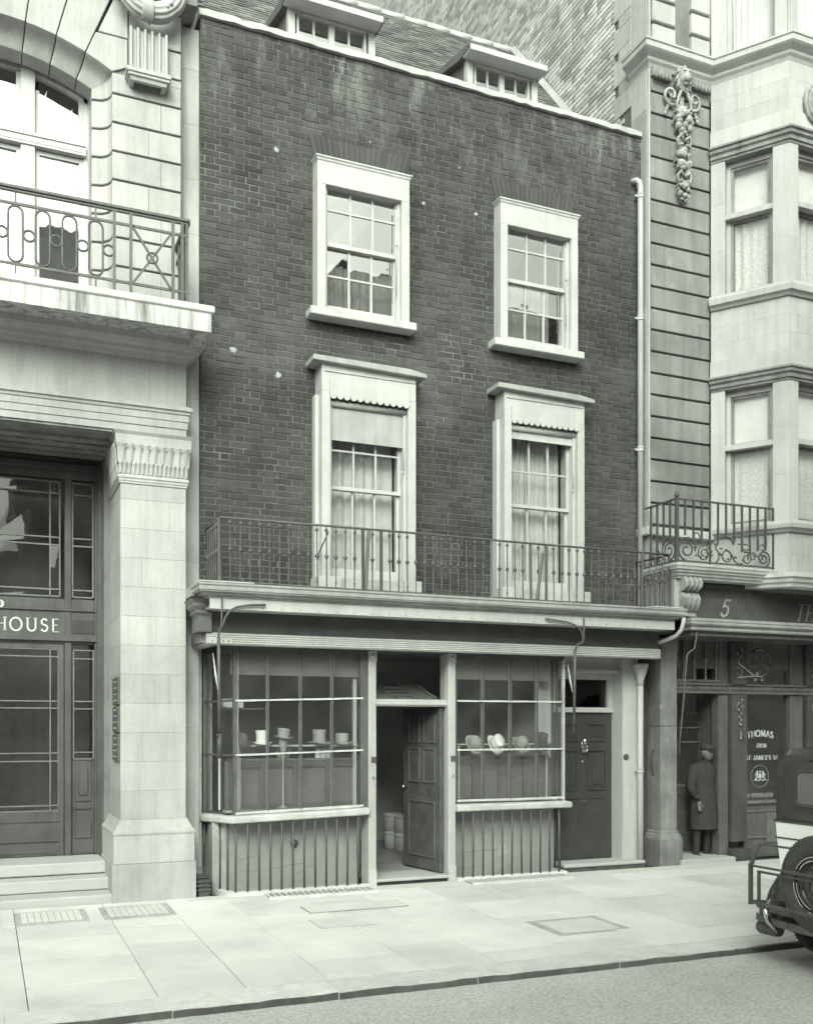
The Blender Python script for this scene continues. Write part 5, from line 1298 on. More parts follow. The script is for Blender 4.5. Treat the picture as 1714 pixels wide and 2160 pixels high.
for py in (302, 378):
    m = MB()
    for s_ in (-1, 1):
        m.tube([(OX, .05, oz(py)), (OX+s_*.07, .03, oz(py-10)), (OX+s_*.11, .05, oz(py-2)), (OX+s_*.09, .06, oz(py+10)), (OX+s_*.03, .05, oz(py+6))], .022, 6)
    B('ribbon', m, 'carved_stone', og)
m = MB(); cx_, cz_ = 10.0, 9.92
for q in range(3): m.tube([(cx_-.02+(.2-.05*q)*math.cos(a)*.8, -.73-.02*q, cz_+(.24-.055*q)*math.sin(a)) for a in [R(30+k*15+q*30) for k in range(20)]], .028, 6)
for q in range(16): a = random.uniform(0, 6.28); m.ball((cx_+.15*math.cos(a), -.72, cz_+.2*math.sin(a)), .04, .04, .05, 7, 5, .1)
B('cartouche', m, 'carved_stone', rb)
# ledge, balcony slab, console
B('ledge', MB().sweep([(8.0, .5), (8.0, .14), (9.0, .14)], [(-.1, 4.30), (.08, 4.31), (.08, 4.41), (-.1, 4.43)]), 'worn_white_and_lit_bars', rb, .004)
B('lower_wall', MB().box(8.01, 9.0, .16, .6, 3.2, 4.3), 'stone_pale', rb)
BS = [(7.90, .12), (7.90, -.56), (9.5, -.56)]
B('balcony_slab', MB().sweep([(7.93, .12), (7.93, -.53), (9.5, -.53)], [(-.25, 3.67), (-.06, 3.67), (-.05, 3.70), (-.03, 3.705), (-.02, 3.735), (.005, 3.745), (.005, 3.765), (.03, 3.775), (.04, 3.81), (.05, 3.815), (.05, 3.845), (-.9, 3.86)]).box(8.15, 9.6, -.3, .16, 3.69, 3.84), 'worn_white_and_lit_bars', rb)
B('bay_cornice', MB().sweep([(9.2, -.3), (9.585, -.72), (11.6, -.72)], [(-.3, 3.62), (.0, 3.62), (.01, 3.66), (.04, 3.68), (.05, 3.72), (.08, 3.74), (.08, 3.80), (-.3, 3.83)]), 'worn_white_and_lit_bars', rb)
B('end_block', MB().box(7.98, 8.32, -.42, .14, 3.2, 3.665), 'stone_pale', rb, .006)
m = MB(); n_ = 12
pr = [(-.42, 3.54), (-.50, 3.53), (-.55, 3.47), (-.54, 3.40), (-.48, 3.36), (-.44, 3.34), (-.47, 3.29), (-.52, 3.22), (-.50, 3.12), (-.44, 3.04), (-.40, 3.0), (-.38, 3.2), (-.38, 3.54)]
pr = [(a, 3.24+(b-3.0)*.815) for a, b in pr]
m.prism(pr, 8.04, 8.30, 'x')
for k in range(4): x = 8.06+k*.073; m.tube([(x, a-.012, b) for a, b in pr[1:6]], .022, 6); m.tube([(x, a-.008, b) for a, b in pr[6:10]], .018, 6)
B('console', m, 'carved_stone', rb, .004)
# scrolled balcony railing
br_ = thing('balcony_railing', 'black iron balcony with scrollwork along its foot on the stone ledge of the bay building', 'railing', (8.7, -.52, 3.86))
ZT_, ZB_ = 4.655, 3.87; Yb, X0b, X1b = -.52, 7.93, 9.47
B('handrail', MB().box(X0b, X1b, Yb-.014, Yb+.014, ZT_-.02, ZT_).box(X0b-.014, X0b+.014, Yb+.0141, .13, ZT_-.02, ZT_), 'dark_iron', br_)
B('bottom_rail', MB().box(X0b, X1b, Yb-.01, Yb+.01, ZB_, ZB_+.018).box(X0b-.01, X0b+.01, Yb+.011, .13, ZB_, ZB_+.018), 'dark_iron', br_)
B('post', MB().box(X0b-.02, X0b+.02, Yb-.02, Yb+.02, ZB_-.02, ZT_).lathe((X0b, Yb, ZT_), [(.018, 0), (.03, .02), (.032, .04), (.02, .05), (.025, .065), (.008, .085)], 8), 'dark_iron', br_)
B('post', MB().box(X1b-.01, X1b+.01, Yb-.01, Yb+.01, ZB_-.02, ZT_), 'dark_iron', br_)
for k in range(1, 12):
    x = X0b+(X1b-X0b)*k/12; zl_ = [4.2, 4.18, 4.12, 4.06, 4.15, 4.22, 4.16, 4.05, 4.03, 4.08, 4.1][k-1]
    B('bar', MB().box(x-.011, x+.011, Yb-.011, Yb+.011, zl_, ZT_-.02), 'dark_iron', br_)
for k in range(1, 5): y = Yb+.13*k; B('bar', MB().box(X0b-.011, X0b+.011, y-.011, y+.011, 4.1 if k < 3 else ZB_+.02, ZT_-.02), 'dark_iron', br_)
def spiral(cx, cz, r0, r1, a0, turns, s_=1, n_=26, side=False):
    pts = []
    for q in range(n_+1):
        t = q/n_; a = R(a0)+s_*turns*2*math.pi*t; rr_ = r0+(r1-r0)*t; u, z_ = cx+rr_*math.cos(a), cz+rr_*math.sin(a)
        pts.append((X0b, Yb+u, z_) if side else (X0b+u, Yb, z_))
    return pts
for args, rr_ in (((.15, 4.02, .135, .03, -90, 1.6, -1), .011), ((.15, 4.06, .14, .10, -20, .45, 1), .009), ((.42, 3.99, .10, .03, 90, 1.5, 1), .009), ((.50, 4.03, .05, .02, 0, 1.2, -1), .007), ((.56, 3.98, .1, .09, -60, .35, 1), .01),
                  ((.74, 4.08, .16, .13, 20, .45, 1), .012), ((.78, 3.98, .07, .07, 0, 1, 1), .01), ((1.0, 4.0, .13, .1, 180, .3, 1), .01), ((1.1, 3.97, .085, .02, 120, 1.5, -1), .009), ((1.2, 4.0, .06, .02, 0, 1.3, 1), .008),
                  ((1.38, 3.99, .115, .02, -100, 1.9, 1), .011), ((1.36, 4.12, .06, .02, 200, .9, -1), .008), ((.3, 4.2, .06, .03, -60, .8, 1), .008), ((.62, 4.14, .05, .02, 90, .9, 1), .007)):
    B('scroll', MB().tube(spiral(*args), rr_, 6), 'dark_iron', br_)
for args, rr_ in (((.15, 4.02, .13, .03, -90, 1.6, -1), .011), ((.15, 4.06, .14, .10, -20, .45, 1), .009), ((.42, 3.99, .09, .03, 90, 1.3, 1), .01)): B('scroll', MB().tube(spiral(*args, side=True), rr_, 6), 'dark_iron', br_)
m = MB()
for q in range(26): t_ = random.uniform(.2, 1.45); m.ball((X0b+t_, Yb-.008, 3.93+.16*random.random()), .022, .01, .014, 6, 4, .2)
for a in (.36, .62, .96): m.box(X0b+a, X0b+a+.16, Yb-.006, Yb+.006, {.36: 4.14, .62: 4.25, .96: 4.14}[a], {.36: 4.155, .62: 4.265, .96: 4.155}[a])
B('leaves', m, 'dark_iron', br_)
# fascia with painted lettering, roller cornice
B('fascia', MB().box(8.33, 13.6, -.25, .1, 3.2, 3.69), 'black_fascia', rb)
B('fascia_moulding', MB().sweep([(8.33, -.25), (13.6, -.25)], [(0, 3.60), (.02, 3.61), (.03, 3.65), (-.05, 3.66)]), 'black_fascia', rb)
m = MB(); fzv = lambda px, py: ZP(px, py, -.26)
letters(m, '5', XP(1519, -.26), -.252, fzv(1530, 1300), .21, th=.13, slant=.28, depth=.004)
letters(m, 'THOMAS', XP(1676, -.26), -.252, fzv(1690, 1310), .22, th=.12, slant=.28, depth=.004)
B('lettering', m, 'faded_letter', rb)
B('roller_cornice', MB().sweep([(8.20, -.30), (8.20, -.46), (13.6, -.46)], [(-.3, 3.03), (-.01, 3.03), (.0, 3.045), (.0, 3.06), (-.02, 3.065), (-.02, 3.085), (0, 3.09), (.02, 3.11), (.02, 3.13), (.0, 3.14), (.01, 3.15), (.01, 3.185), (-.3, 3.20)]), 'lead', rb)
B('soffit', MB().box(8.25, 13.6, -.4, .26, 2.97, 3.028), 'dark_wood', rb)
# ground floor pier
gp = B('stone_pier', MB().box(8.145, 8.405, .08, .44, 1.82, 2.96), 'pier_stone', rb, .006)
B('stone', MB().box(8.145, 8.405, .08, .44, .44, 1.816), 'pier_stone', gp, .006)
B('pier_cap', MB().box(8.13, 8.42, .065, .44, 2.8, 2.97), 'pier_stone', gp, .006)
B('pier_base', MB().sweep([(8.145, .44), (8.145, .08), (8.405, .08), (8.405, .44)], [(-.05, -.02), (.05, -.02), (.05, .34), (.04, .37), (.03, .40), (.015, .41), (.015, .43), (.002, .45), (-.05, .45)]), 'pier_stone', gp)
B('side_boarding', MB().box(7.86, 8.14, .36, .5, 0, 2.95).box(8.0, 8.05, .32, .36, 0, 2.95), 'oak', rb)
B('door_handle', MB().tube([(8.143, .22, 1.52), (8.12, .22, 1.50), (8.11, .22, 1.40), (8.12, .22, 1.2), (8.143, .22, 1.17)], .008, 6), 'dark_iron', gp)
# carved shop front
QY = .24
qx = lambda p, y=QY: XP(p, y)
qz = lambda p, x=1560, y=QY: ZP(x, p, y)
front = MB(); front.box(8.41, 13.6, QY+.02, QY+.1, 2.6, 2.98)
for a, b in ((1513, 1533), (1664, 1690)): front.box(qx(a), qx(b), QY-.02, QY+.12, 0, 2.97)
front.box(qx(1568), qx(1664), QY, QY+.1, 0, qz(1694)); front.box(8.41, 13.6, QY-.03, QY+.1, qz(1462), qz(1446)); front.box(8.41, qx(1513), QY-.02, QY+.06, qz(1446), qz(1440))
pf = B('carved_shop_front', front, 'dark_wood', rb, .003); pf['label'] = 'dark carved wooden shop front under the number 5 fascia'
m = MB(); m.box(8.41, 13.6, QY-.05, QY-.03, qz(1447), qz(1444)); m.box(8.41, 13.6, QY-.05, QY-.03, qz(1464), qz(1461))
B('rail_moulding', m, 'carving', pf)
m = MB(); x = 8.42
while x < 11: m.ball((x, QY-.035, qz(1454)), .016, .014, .022, 6, 4); x += .05
B('carved_rail', m, 'carving', pf)
for a, b in ((1535, 1567), (1693, 1724)):
    x0, x1 = qx(a), qx(b); p = B('pilaster', MB().box(x0, x1, QY-.08, QY+.1, .24, qz(1466)).box(x0, x1, QY-.08, QY+.1, qz(1444), 2.96), 'oak', pf, .004)
    B('pilaster_base', MB().box(x0-.04, x1+.04, QY-.13, QY+.1, -.02, qz(1789)), 'oak', p, .006)
    m = MB(); xc = (x0+x1)/2
    for k in range(9): m.ball((xc+.035*(-1)**k, QY-.085, qz(1372+k*7.5)), .022, .016, .026, 7, 5, .15)
    m.tube([(xc+.04*math.sin(k*.9), QY-.09, qz(1365+k*6)) for k in range(13)], .009, 5); B('carved_trail', m, 'carving', p); m = MB()
    for k in range(8): m.ball((xc+.03*(-1)**k*(1-k/12), QY-.09, qz(1478+k*7)), .026-.001*k, .02, .028, 7, 5, .15)
    m.tube([(xc+.06*math.cos(t), QY-.09, qz(1492)+.06*math.sin(t)) for t in [q*.45 for q in range(14)]], .009, 5)
    m.lathe((xc, QY-.1, qz(1560)), [(.006, -.01), (.02, .0), (.012, .03), (.022, .08), (.01, .11)], 8)
    B('carved_trail', m, 'carving', p)
    B('drop', MB().ball((xc, QY-.1, qz(1529)), .02, .02, .02).ball((xc, QY-.1, qz(1557)), .015, .015, .018), 'brass', p)
for px_ in (1441, 1464, 1487.5, 1510):
    x = qx(px_); zt_, zb_ = qz(1352), qz(1440); h = zt_-zb_
    B('baluster', MB().lathe((x, QY, zb_), [(.03, 0), (.03, h*.04), (.016, h*.07), (.012, h*.2), (.026, h*.48), (.032, h*.53), (.024, h*.57), (.014, h*.6), (.022, h*.74), (.02, h*.8), (.01, h*.95), (.01, h)], 10), 'carving', pf)
B('rail', MB().box(8.41, qx(1516), QY-.03, QY+.03, qz(1440), qz(1436)), 'carving', pf)
# recessed door
d = MB(); d.box(8.5, qx(1520, .7), .70, .75, .02, 1.0); d.box(qx(1507, .7), qx(1520, .7), .70, .75, 1.0, 2.3); d.box(8.5, 8.56, .7, .75, 1.0, 2.3)
dd = B('recessed_door', d, 'dark_wood', pf, .003)
for py in (1505, 1535, 1565): B('glazing_bar', MB().box(8.56, qx(1507, .7), .70, .73, ZP(1470, py, .7)-.01, ZP(1470, py, .7)+.01), 'carving', dd) if 0 else dd
m = MB()
for py in (1505, 1535, 1565): m.box(8.56, qx(1507, .7), .695, .73, ZP(1470, py, .7)-.008, ZP(1470, py, .7)+.008)
m.box(8.5, qx(1518, .7), .68, .70, .97, 1.01); m.box(8.5, qx(1515, .7), .688, .70, .6, .62); m.tube([(8.75, .68, .93), (8.76, .64, .90), (8.9, .64, .89), (8.95, .68, .93)], .008, 6); m.prism([(8.5, .36), (qx(1518, .7), .28), (qx(1518, .7), .30), (8.5, .38)], .685, .70, 'y')
o = B('door_trim', m, 'carving', pf)
m = MB(); m.F([m.P(v) for v in ((8.56, .72, 1.0), (qx(1507, .7), .72, 1.0), (qx(1507, .7), .72, 2.3), (8.56, .72, 2.3))]); B('pane', m, 'pub_glass', pf, recalc=False)
B('inner_lining', MB().box(8.41, 8.46, .3, 1.5, 0, 2.9).box(qx(1521), qx(1526), .35, .76, 0, 2.9), 'dark_wood', pf)
B('door_sill', MB().box(8.41, qx(1524), -.02, .76, -.02, .065), 'step_stone', pf, .01)
B('room_back', MB().box(8.4, 13.6, 2.3, 2.4, 0, 3.2).box(8.4, 13.6, .2, 2.3, 3.2, 3.25), 'interior_wall', rb)
# window with disc, lettering and crest
GX0, GX1 = qx(1572), qx(1660)
for za, zb_ in ((qz(1692), qz(1466)), (qz(1440), 2.95)):
    m = MB(); m.F([m.P(v) for v in ((GX0-.03, QY+.05, za), (GX1+.05, QY+.05, za), (GX1+.05, QY+.05, zb_), (GX0-.03, QY+.05, zb_))]); B('pane', m, 'pub_glass', pf, recalc=False)
m = MB(); xc, zc = qx(1603), qz(1397); rx_, rz_ = .19, .19
m.tube([(xc+rx_*math.cos(t), QY+.03, zc+rz_*math.sin(t)) for t in [2*math.pi*q/28 for q in range(30)]], .022, 6, False)
m.tube([(xc+.05*math.cos(t), QY+.03, zc+.05*math.sin(t)) for t in [2*math.pi*q/12 for q in range(14)]], .014, 6, False); m.lathe((xc, QY+.03, zc), [(.04, 0), (.01, -.02)], 10, 'y')
for k in range(5):
    a = R(90+36+k*72); m.tube([(xc+.05*math.cos(a), QY+.03, zc+.05*math.sin(a)), (xc+.19*math.cos(a), QY+.03, zc+.19*math.sin(a))], [.014, .034], 6)
B('pierced_disc', m, 'carving', pf)
B('sill_rail', MB().box(GX0-.04, GX1+.05, QY-.04, QY+.06, qz(1696), qz(1690)), 'carving', pf)
m = MB(); a_, b_ = GX0, GX1+.03
for z0, z1, x0, x1 in ((qz(1714), qz(1711), a_, b_), (qz(1770), qz(1766), a_, a_+.36), (qz(1768), qz(1764), b_-.2, b_)): m.box(x0, x1, QY-.02, QY, z0, z1)
m.box(a_+.36, b_-.2, QY-.012, QY, .2, qz(1716)); B('panel_moulding', m, 'carving', pf)
def gl(m, txt, xa, xb, py, hpx, arcv=0, **k):
    h = hpx/157.0; z = qz(py, 1605); w0 = sum(GL[c][0]+.14 for c in txt)*h; sx = (qx(xb)-qx(xa))/w0; x0 = qx(xa); xm = (qx(xa)+qx(xb))/2; hw = (qx(xb)-qx(xa))/2
    letters(m, txt, x0, QY+.044, z, h, th=.2, depth=.003, gap=.14, conv=lambda X_, Z_: (x0+(X_-x0)*sx, Z_+arcv*(1-((x0+(X_-x0)*sx-xm)/hw)**2)))
GL['B'] = (.62, [[(.1,0),(.1,1)]+arc(.3,.76,.2,.24,90,-90,6)+[(.1,.52)], arc(.3,.26,.24,.26,90,-90,6)+[(.1,0)]], [])
GL['Y'] = (.66, [[(.04,1),(.33,.5),(.62,1)],[(.33,.5),(.33,0)]], []); GL['P'] = (.6, [[(.1,0),(.1,1)]+arc(.3,.74,.22,.26,90,-90,6)+[(.1,.48)]], [])
GL['N'] = (.74, [[(.1,0),(.1,1),(.62,0),(.62,1)]], []); GL['I'] = (.3, [[(.14,0),(.14,1)]], [])
for a_ in (('THOMAS', 1580, 1636, 1558, 13, .03), ('FROM', 1600, 1621, 1577, 8), ("ST JAMES'S ST", 1577, 1646, 1603, 9)): m = MB(); gl(m, *a_); B('gilt_lettering', m, 'bronze_letter', pf)
m = MB(); gl(m, 'BY APPOINTMENT', 1577, 1636, 1682, 8); B('etched_lettering', m, 'faded_letter', pf)
m = MB(); xc, zc = qx(1607), qz(1638, 1607)
m.tube([(xc+.155*math.cos(t), QY+.045, zc+.155*math.sin(t)) for t in [2*math.pi*q/32 for q in range(34)]], .0035, 4, False)
B('crest_ring', m, 'faded_letter', pf)
m = MB(); y_ = QY+.04
m.ball((xc, y_, zc), .03, .006, .04, 10, 8); m.ball((xc, y_, zc+.06), .018, .005, .014)
for s_ in (-1, 1):
    m.tube([(xc+s_*.04, y_, zc-.035), (xc+s_*.05, y_, zc+.01), (xc+s_*.06, y_, zc+.045)], [.008, .014, .016], 6); m.ball((xc+s_*.05, y_, zc+.062), .016, .005, .015, 7, 5)
    m.tube([(xc+s_*.055, y_, zc+.03), (xc+s_*.035, y_, zc+.03)], .006, 5); m.tube([(xc+s_*.06, y_, zc-.01), (xc+s_*.08, y_, zc-.045)], .008, 5); m.tube([(xc+s_*.06, y_, zc), (xc+s_*.09, y_, zc+.01), (xc+s_*.085, y_, zc+.04)], .004, 5)
m.tube([(xc+.11*t/5, y_, zc-.055+.008*math.cos(t*1.6)) for t in range(-5, 6)], .007, 5)
B('crest', m, 'bronze_letter', pf)
m = MB(); P1, P2, P3 = (qx(1544), QY-.12, qz(1400)), (qx(1577), QY-.12, qz(1427)), (qx(1597), QY-.1, qz(1427))
m.tube([P1, P2, P3], .006, 5); m.tube([(qx(1542), QY-.12, qz(1431)), P2], .006, 5)
for dx, dz in ((0, .035), (-.03, -.05), (.09, -.045)): m.tube([(P2[0]+dx+.05+.02*math.cos(t), P2[1], P2[2]+dz+.02*math.sin(t)) for t in [q*.7 for q in range(10)]], .004, 5)
B('curled_bracket', m, 'worn_white_and_lit_bars', pf)
t = thing('awning_rod', 'cranked iron awning rod hanging in front of the number 5 shop door', 'rod', (8.5, -.4, 3.0))
B('rod', MB().tube([S(1469, 1316, -.42), S(1468, 1345, -.42), S(1464, 1368, -.42), S(1449, 1380, -.42), S(1447, 1395, -.42), S(1442, 1470, -.42), S(1434, 1555, -.42), S(1432, 1590, -.42)], .012, 8), 'iron', t)

# ================================================================== PERSON in the doorway
def skin(name, verts, edges, mat, parent, sub=2):
    me = bpy.data.meshes.new(name); me.from_pydata([v[0] for v in verts], edges, []); o = link(name, me, mat, parent)
    sm_ = o.modifiers.new('skin', 'SKIN'); sm_.use_smooth_shade = True
    sv = me.skin_vertices[0].data
    for i, v in enumerate(verts): sv[i].radius = v[1] if isinstance(v[1], tuple) else (v[1], v[1]); sv[i].use_root = (i == 0)
    ss = o.modifiers.new('sub', 'SUBSURF'); ss.levels = sub; ss.render_levels = sub
    return o
px0, py0 = XP(1482, .36), .36
pr_ = thing('person', 'man in a dark overcoat and cap standing at the number 5 shop doorway', 'person', (px0, py0, 0))
Q = lambda x, y, z: (px0+x, py0+y, z)
V = [(Q(0, 0, .80), (.135, .105)), (Q(0, .0, .98), (.13, .10)), (Q(0, -.02, 1.16), (.155, .105)), (Q(0, -.03, 1.27), (.13, .09)), (Q(0, -.045, 1.33), (.05, .05)), (Q(0, -.07, 1.37), (.045, .045)),
     (Q(-.17, -.03, 1.26), .062), (Q(-.215, -.02, 1.02), .052), (Q(-.19, -.12, .83), .042), (Q(.17, -.03, 1.26), .062), (Q(.215, .0, 1.02), .052), (Q(.21, -.06, .80), .042),
     (Q(-.09, 0, .62), (.11, .10)), (Q(-.10, .0, .42), .062), (Q(-.10, .02, .10), .045), (Q(.09, 0, .62), (.11, .10)), (Q(.10, .03, .42), .062), (Q(.11, .06, .10), .045),
     (Q(-.10, .03, .045), .042), (Q(-.11, -.12, .035), .036), (Q(.11, .07, .045), .042), (Q(.12, -.08, .035), .036)]
E_ = [(0, 1), (1, 2), (2, 3), (3, 4), (4, 5), (3, 6), (6, 7), (7, 8), (3, 9), (9, 10), (10, 11), (0, 12), (12, 13), (13, 14), (0, 15), (15, 16), (16, 17), (14, 18), (18, 19), (17, 20), (20, 21)]
skin('body', V, E_, 'coat_cloth', pr_)
m = MB(); hc = Q(0, -.10, 1.455); m.ball(hc, .072, .09, .105, 14, 10); m.ball((hc[0], hc[1]-.085, hc[2]-.02), .013, .02, .022); m.ball((hc[0], hc[1]-.07, hc[2]-.055), .025, .015, .008)
for s_ in (-1, 1): m.ball((hc[0]+s_*.074, hc[1]+.005, hc[2]-.01), .012, .02, .03); m.ball((hc[0]+s_*.028, hc[1]-.078, hc[2]+.005), .012, .01, .008)
B('head', m, 'skin_tone', pr_)
m = MB(); m.ball((hc[0], hc[1]+.012, hc[2]+.035), .08, .092, .082, 14, 9); B('hair', m, 'felt_grey', pr_)
B('scarf', MB().tube([(px0+.062*math.cos(t), py0-.055+.06*math.sin(t), 1.35+.02*math.sin(t)) for t in [2*math.pi*q/14 for q in range(15)]], .016, 8), 'coat_cloth', pr_)
m = MB(); m.lathe((hc[0], hc[1]+.005, hc[2]+.035), [(.084, 0), (.098, .02), (.10, .04), (.07, .07), (.01, .08)], 18, 'z', True, .95, 1.12); m.ball((hc[0], hc[1]-.10, hc[2]+.03), .06, .05, .012, 12, 6); B('cap', m, 'coat_cloth', pr_)
m = MB(); rg = []
for z_, a_, b_, yo in ((.42, .205, .175, .0), (.62, .20, .165, 0), (.85, .185, .145, 0), (.98, .172, .13, 0), (1.1, .185, .13, -.01), (1.22, .20, .125, -.025), (1.285, .17, .10, -.03), (1.325, .09, .075, -.04), (1.355, .06, .06, -.05)):
    rg.append([m.P((px0+a_*math.cos(t)*(1+.03*math.cos(3*t+z_*4)), py0+yo+b_*math.sin(t)+.012*math.cos(5*t+z_*3), z_)) for t in [2*math.pi*q/22 for q in range(22)]])
for i in range(len(rg)-1):
    for k in range(22): m.F((rg[i][k], rg[i][(k+1)%22], rg[i+1][(k+1)%22], rg[i+1][k]), True)
for s_, pts in ((-1, [(-.165, -.03, 1.265), (-.205, -.03, 1.12), (-.225, -.02, 1.0), (-.205, -.09, .88)]), (1, [(.165, -.03, 1.265), (.205, -.02, 1.12), (.225, .0, 1.0), (.222, -.04, .85)])): m.tube([Q(*p) for p in pts], [.07, .07, .064, .056], 12)
B('overcoat', m, 'coat_cloth', pr_)
for s_, c_ in ((-1, Q(-.185, -.145, .78)), (1, Q(.215, -.075, .745))):
    hv = [((c_[0], c_[1], c_[2]+.03), .03), ((c_[0], c_[1]-.005, c_[2]-.02), (.035, .018)), ((c_[0], c_[1]-.01, c_[2]-.045), (.034, .016))]; he = [(0, 1), (1, 2)]
    for k in range(4):
        x = c_[0]+(-.024+.016*k); n0 = len(hv); L_ = (.062, .07, .066, .05)[k]
        hv += [((x, c_[1]-.018, c_[2]-.045-L_*.5), .0085), ((x, c_[1]-.035, c_[2]-.045-L_*.9), .0075)]; he += [(2, n0), (n0, n0+1)]
    n0 = len(hv); hv += [((c_[0]-s_*.038, c_[1]-.025, c_[2]-.03), .011), ((c_[0]-s_*.035, c_[1]-.045, c_[2]-.06), .009)]; he += [(1, n0), (n0, n0+1)]
    skin('hand', hv, he, 'skin_tone', pr_, 1)
# ================================================================== CAR parked at the kerb, tail towards us
RZ = -.128
car = thing('parked_car', 'two tone saloon car, black above and pale below, seen from behind with its spare wheel', 'car', (6.2, -4.9, RZ))
CY = -4.90; BXr = 6.14
def ring(x, hw, z0, z1, r_, n_=5, top=True):   # body cross section in YZ, rounded top
    pts = [(CY-hw, z0), (CY+hw, z0)]
    for q in range(n_+1): a = R(90*q/n_); pts.append((CY+hw-r_+r_*math.cos(a), z1-r_+r_*math.sin(a)))
    for q in range(n_+1): a = R(90+90*q/n_); pts.append((CY-hw+r_+r_*math.cos(a), z1-r_+r_*math.sin(a)))
    return [(x, y, z) for y, z in pts]
def loft(rings, smooth=False):
    m = MB(); ids = [[m.P(p) for p in r_] for r_ in rings]
    for i in range(len(ids)-1):
        for k in range(len(ids[0])): m.F((ids[i][k], ids[i][(k+1)%len(ids[0])], ids[i+1][(k+1)%len(ids[0])], ids[i+1][k]), smooth)
    m.F(ids[0]); m.F(ids[-1]); return m
up_ = loft([ring(BXr+.03, .77, 1.02, 1.52, .16), ring(BXr+.0, .80, 1.02, 1.57, .16), ring(BXr+.05, .80, 1.02, 1.62, .14), ring(BXr+.6, .81, 1.02, 1.66, .12), ring(BXr+1.6, .81, 1.02, 1.66, .12), ring(BXr+2.05, .80, 1.02, 1.62, .12), ring(BXr+2.3, .78, 1.02, 1.2, .08)])
cab = B('cabin', up_, 'car_black', car, .006)
lo = MB(); L0 = []
for x, hw0, hw1, z0, z1 in ((BXr+.10, .60, .74, .42, .62), (BXr+.03, .70, .78, .5, .885), (BXr-.005, .74, .80, .62, 1.019), (BXr+.4, .78, .80, .3, 1.019), (BXr+2.2, .78, .80, .3, 1.019), (BXr+3.4, .45, .42, .35, 1.0), (BXr+3.5, .40, .38, .4, .95)):
    L0.append([(x, CY-hw0, z0), (x, CY+hw0, z0), (x, CY+hw1, z1), (x, CY-hw1, z1)])
B('lower_body', loft(L0), 'car_pale', car, .01)
prl = MB()   # tail panel of the lower body
prl.prism([(CY-.80, 1.018), (CY+.80, 1.018), (CY+.785, .885), (CY+.74, .62), (CY+.66, .42), (CY-.66, .42), (CY-.74, .62), (CY-.785, .885)], BXr-.012, BXr+.1, 'x'); B('tail_panel', prl, 'car_pale', car, .012)
B('waist_moulding', MB().box(BXr-.02, BXr-.0125, CY-.79, CY+.79, .876, .888).box(BXr-.022, BXr+.0, CY-.80, CY+.80, 1.014, 1.03), 'car_black', car, .002)
def rrect(m, x0, x1, y0, y1, z0, z1, r_, w_):
    def loop(s_):
        P = []
        for cx_, cz_, a0 in ((y1-r_, z1-r_, 0), (y0+r_, z1-r_, 90), (y0+r_, z0+r_, 180), (y1-r_, z0+r_, 270)):
            for q in range(5): a = R(a0+22.5*q); P.append((cx_+(r_-s_)*math.cos(a), cz_+(r_-s_)*math.sin(a)))
        return P
    a, b = loop(0), loop(w_); n_ = len(a)
    A = [m.P((x1, *p)) for p in a]; A2 = [m.P((x0, *p)) for p in a]; Bq = [m.P((x0, *p)) for p in b]; B2 = [m.P((x1, *p)) for p in b]
    for k in range(n_):
        j = (k+1) % n_; m.F((A[k], A[j], A2[j], A2[k])); m.F((A2[k], A2[j], Bq[j], Bq[k])); m.F((Bq[k], Bq[j], B2[j], B2[k]))
    return b
m = MB(); wy0, wy1, wz0, wz1 = CY-.56, CY+.58, 1.15, 1.46
b = rrect(m, BXr-.018, BXr+.02, wy0, wy1, wz0, wz1, .07, .028); rw = B('rear_window', m, 'car_black', car, .004)
m = MB(); m.F([m.P((BXr-.008, y, z)) for y, z in b]); B('pane', m, 'felt_grey', rw, recalc=False) if 0 else B('pane', m, 'shop_glass', rw, recalc=False)
m = MB(); m.F([m.P((BXr-.0065, y, z)) for y, z in b]); B('window_blind', m, 'panel_grey', rw, recalc=False)
B('roof_gutter', MB().box(BXr+.1, BXr+2.1, CY-.83, CY-.80, 1.52, 1.535).box(BXr+.1, BXr+2.1, CY+.80, CY+.83, 1.52, 1.535), 'car_black', car)
for s_ in (-1, 1):
    for k, (a, b_) in enumerate(((.35, 1.0), (1.1, 1.95))):
        m = MB(); m.box(BXr+a, BXr+b_, CY+s_*.812, CY+s_*.818, 1.1, 1.48); B('side_window', m, 'shop_glass', car)
    m = MB(); m.box(BXr+1.05, BXr+1.06, CY+s_*.806, CY+s_*.822, .35, 1.5); m.tube([(BXr+1.0, CY+s_*.83, 1.04), (BXr+.9, CY+s_*.84, 1.04)], .012, 6); B('door_handle', m, 'chrome', car)
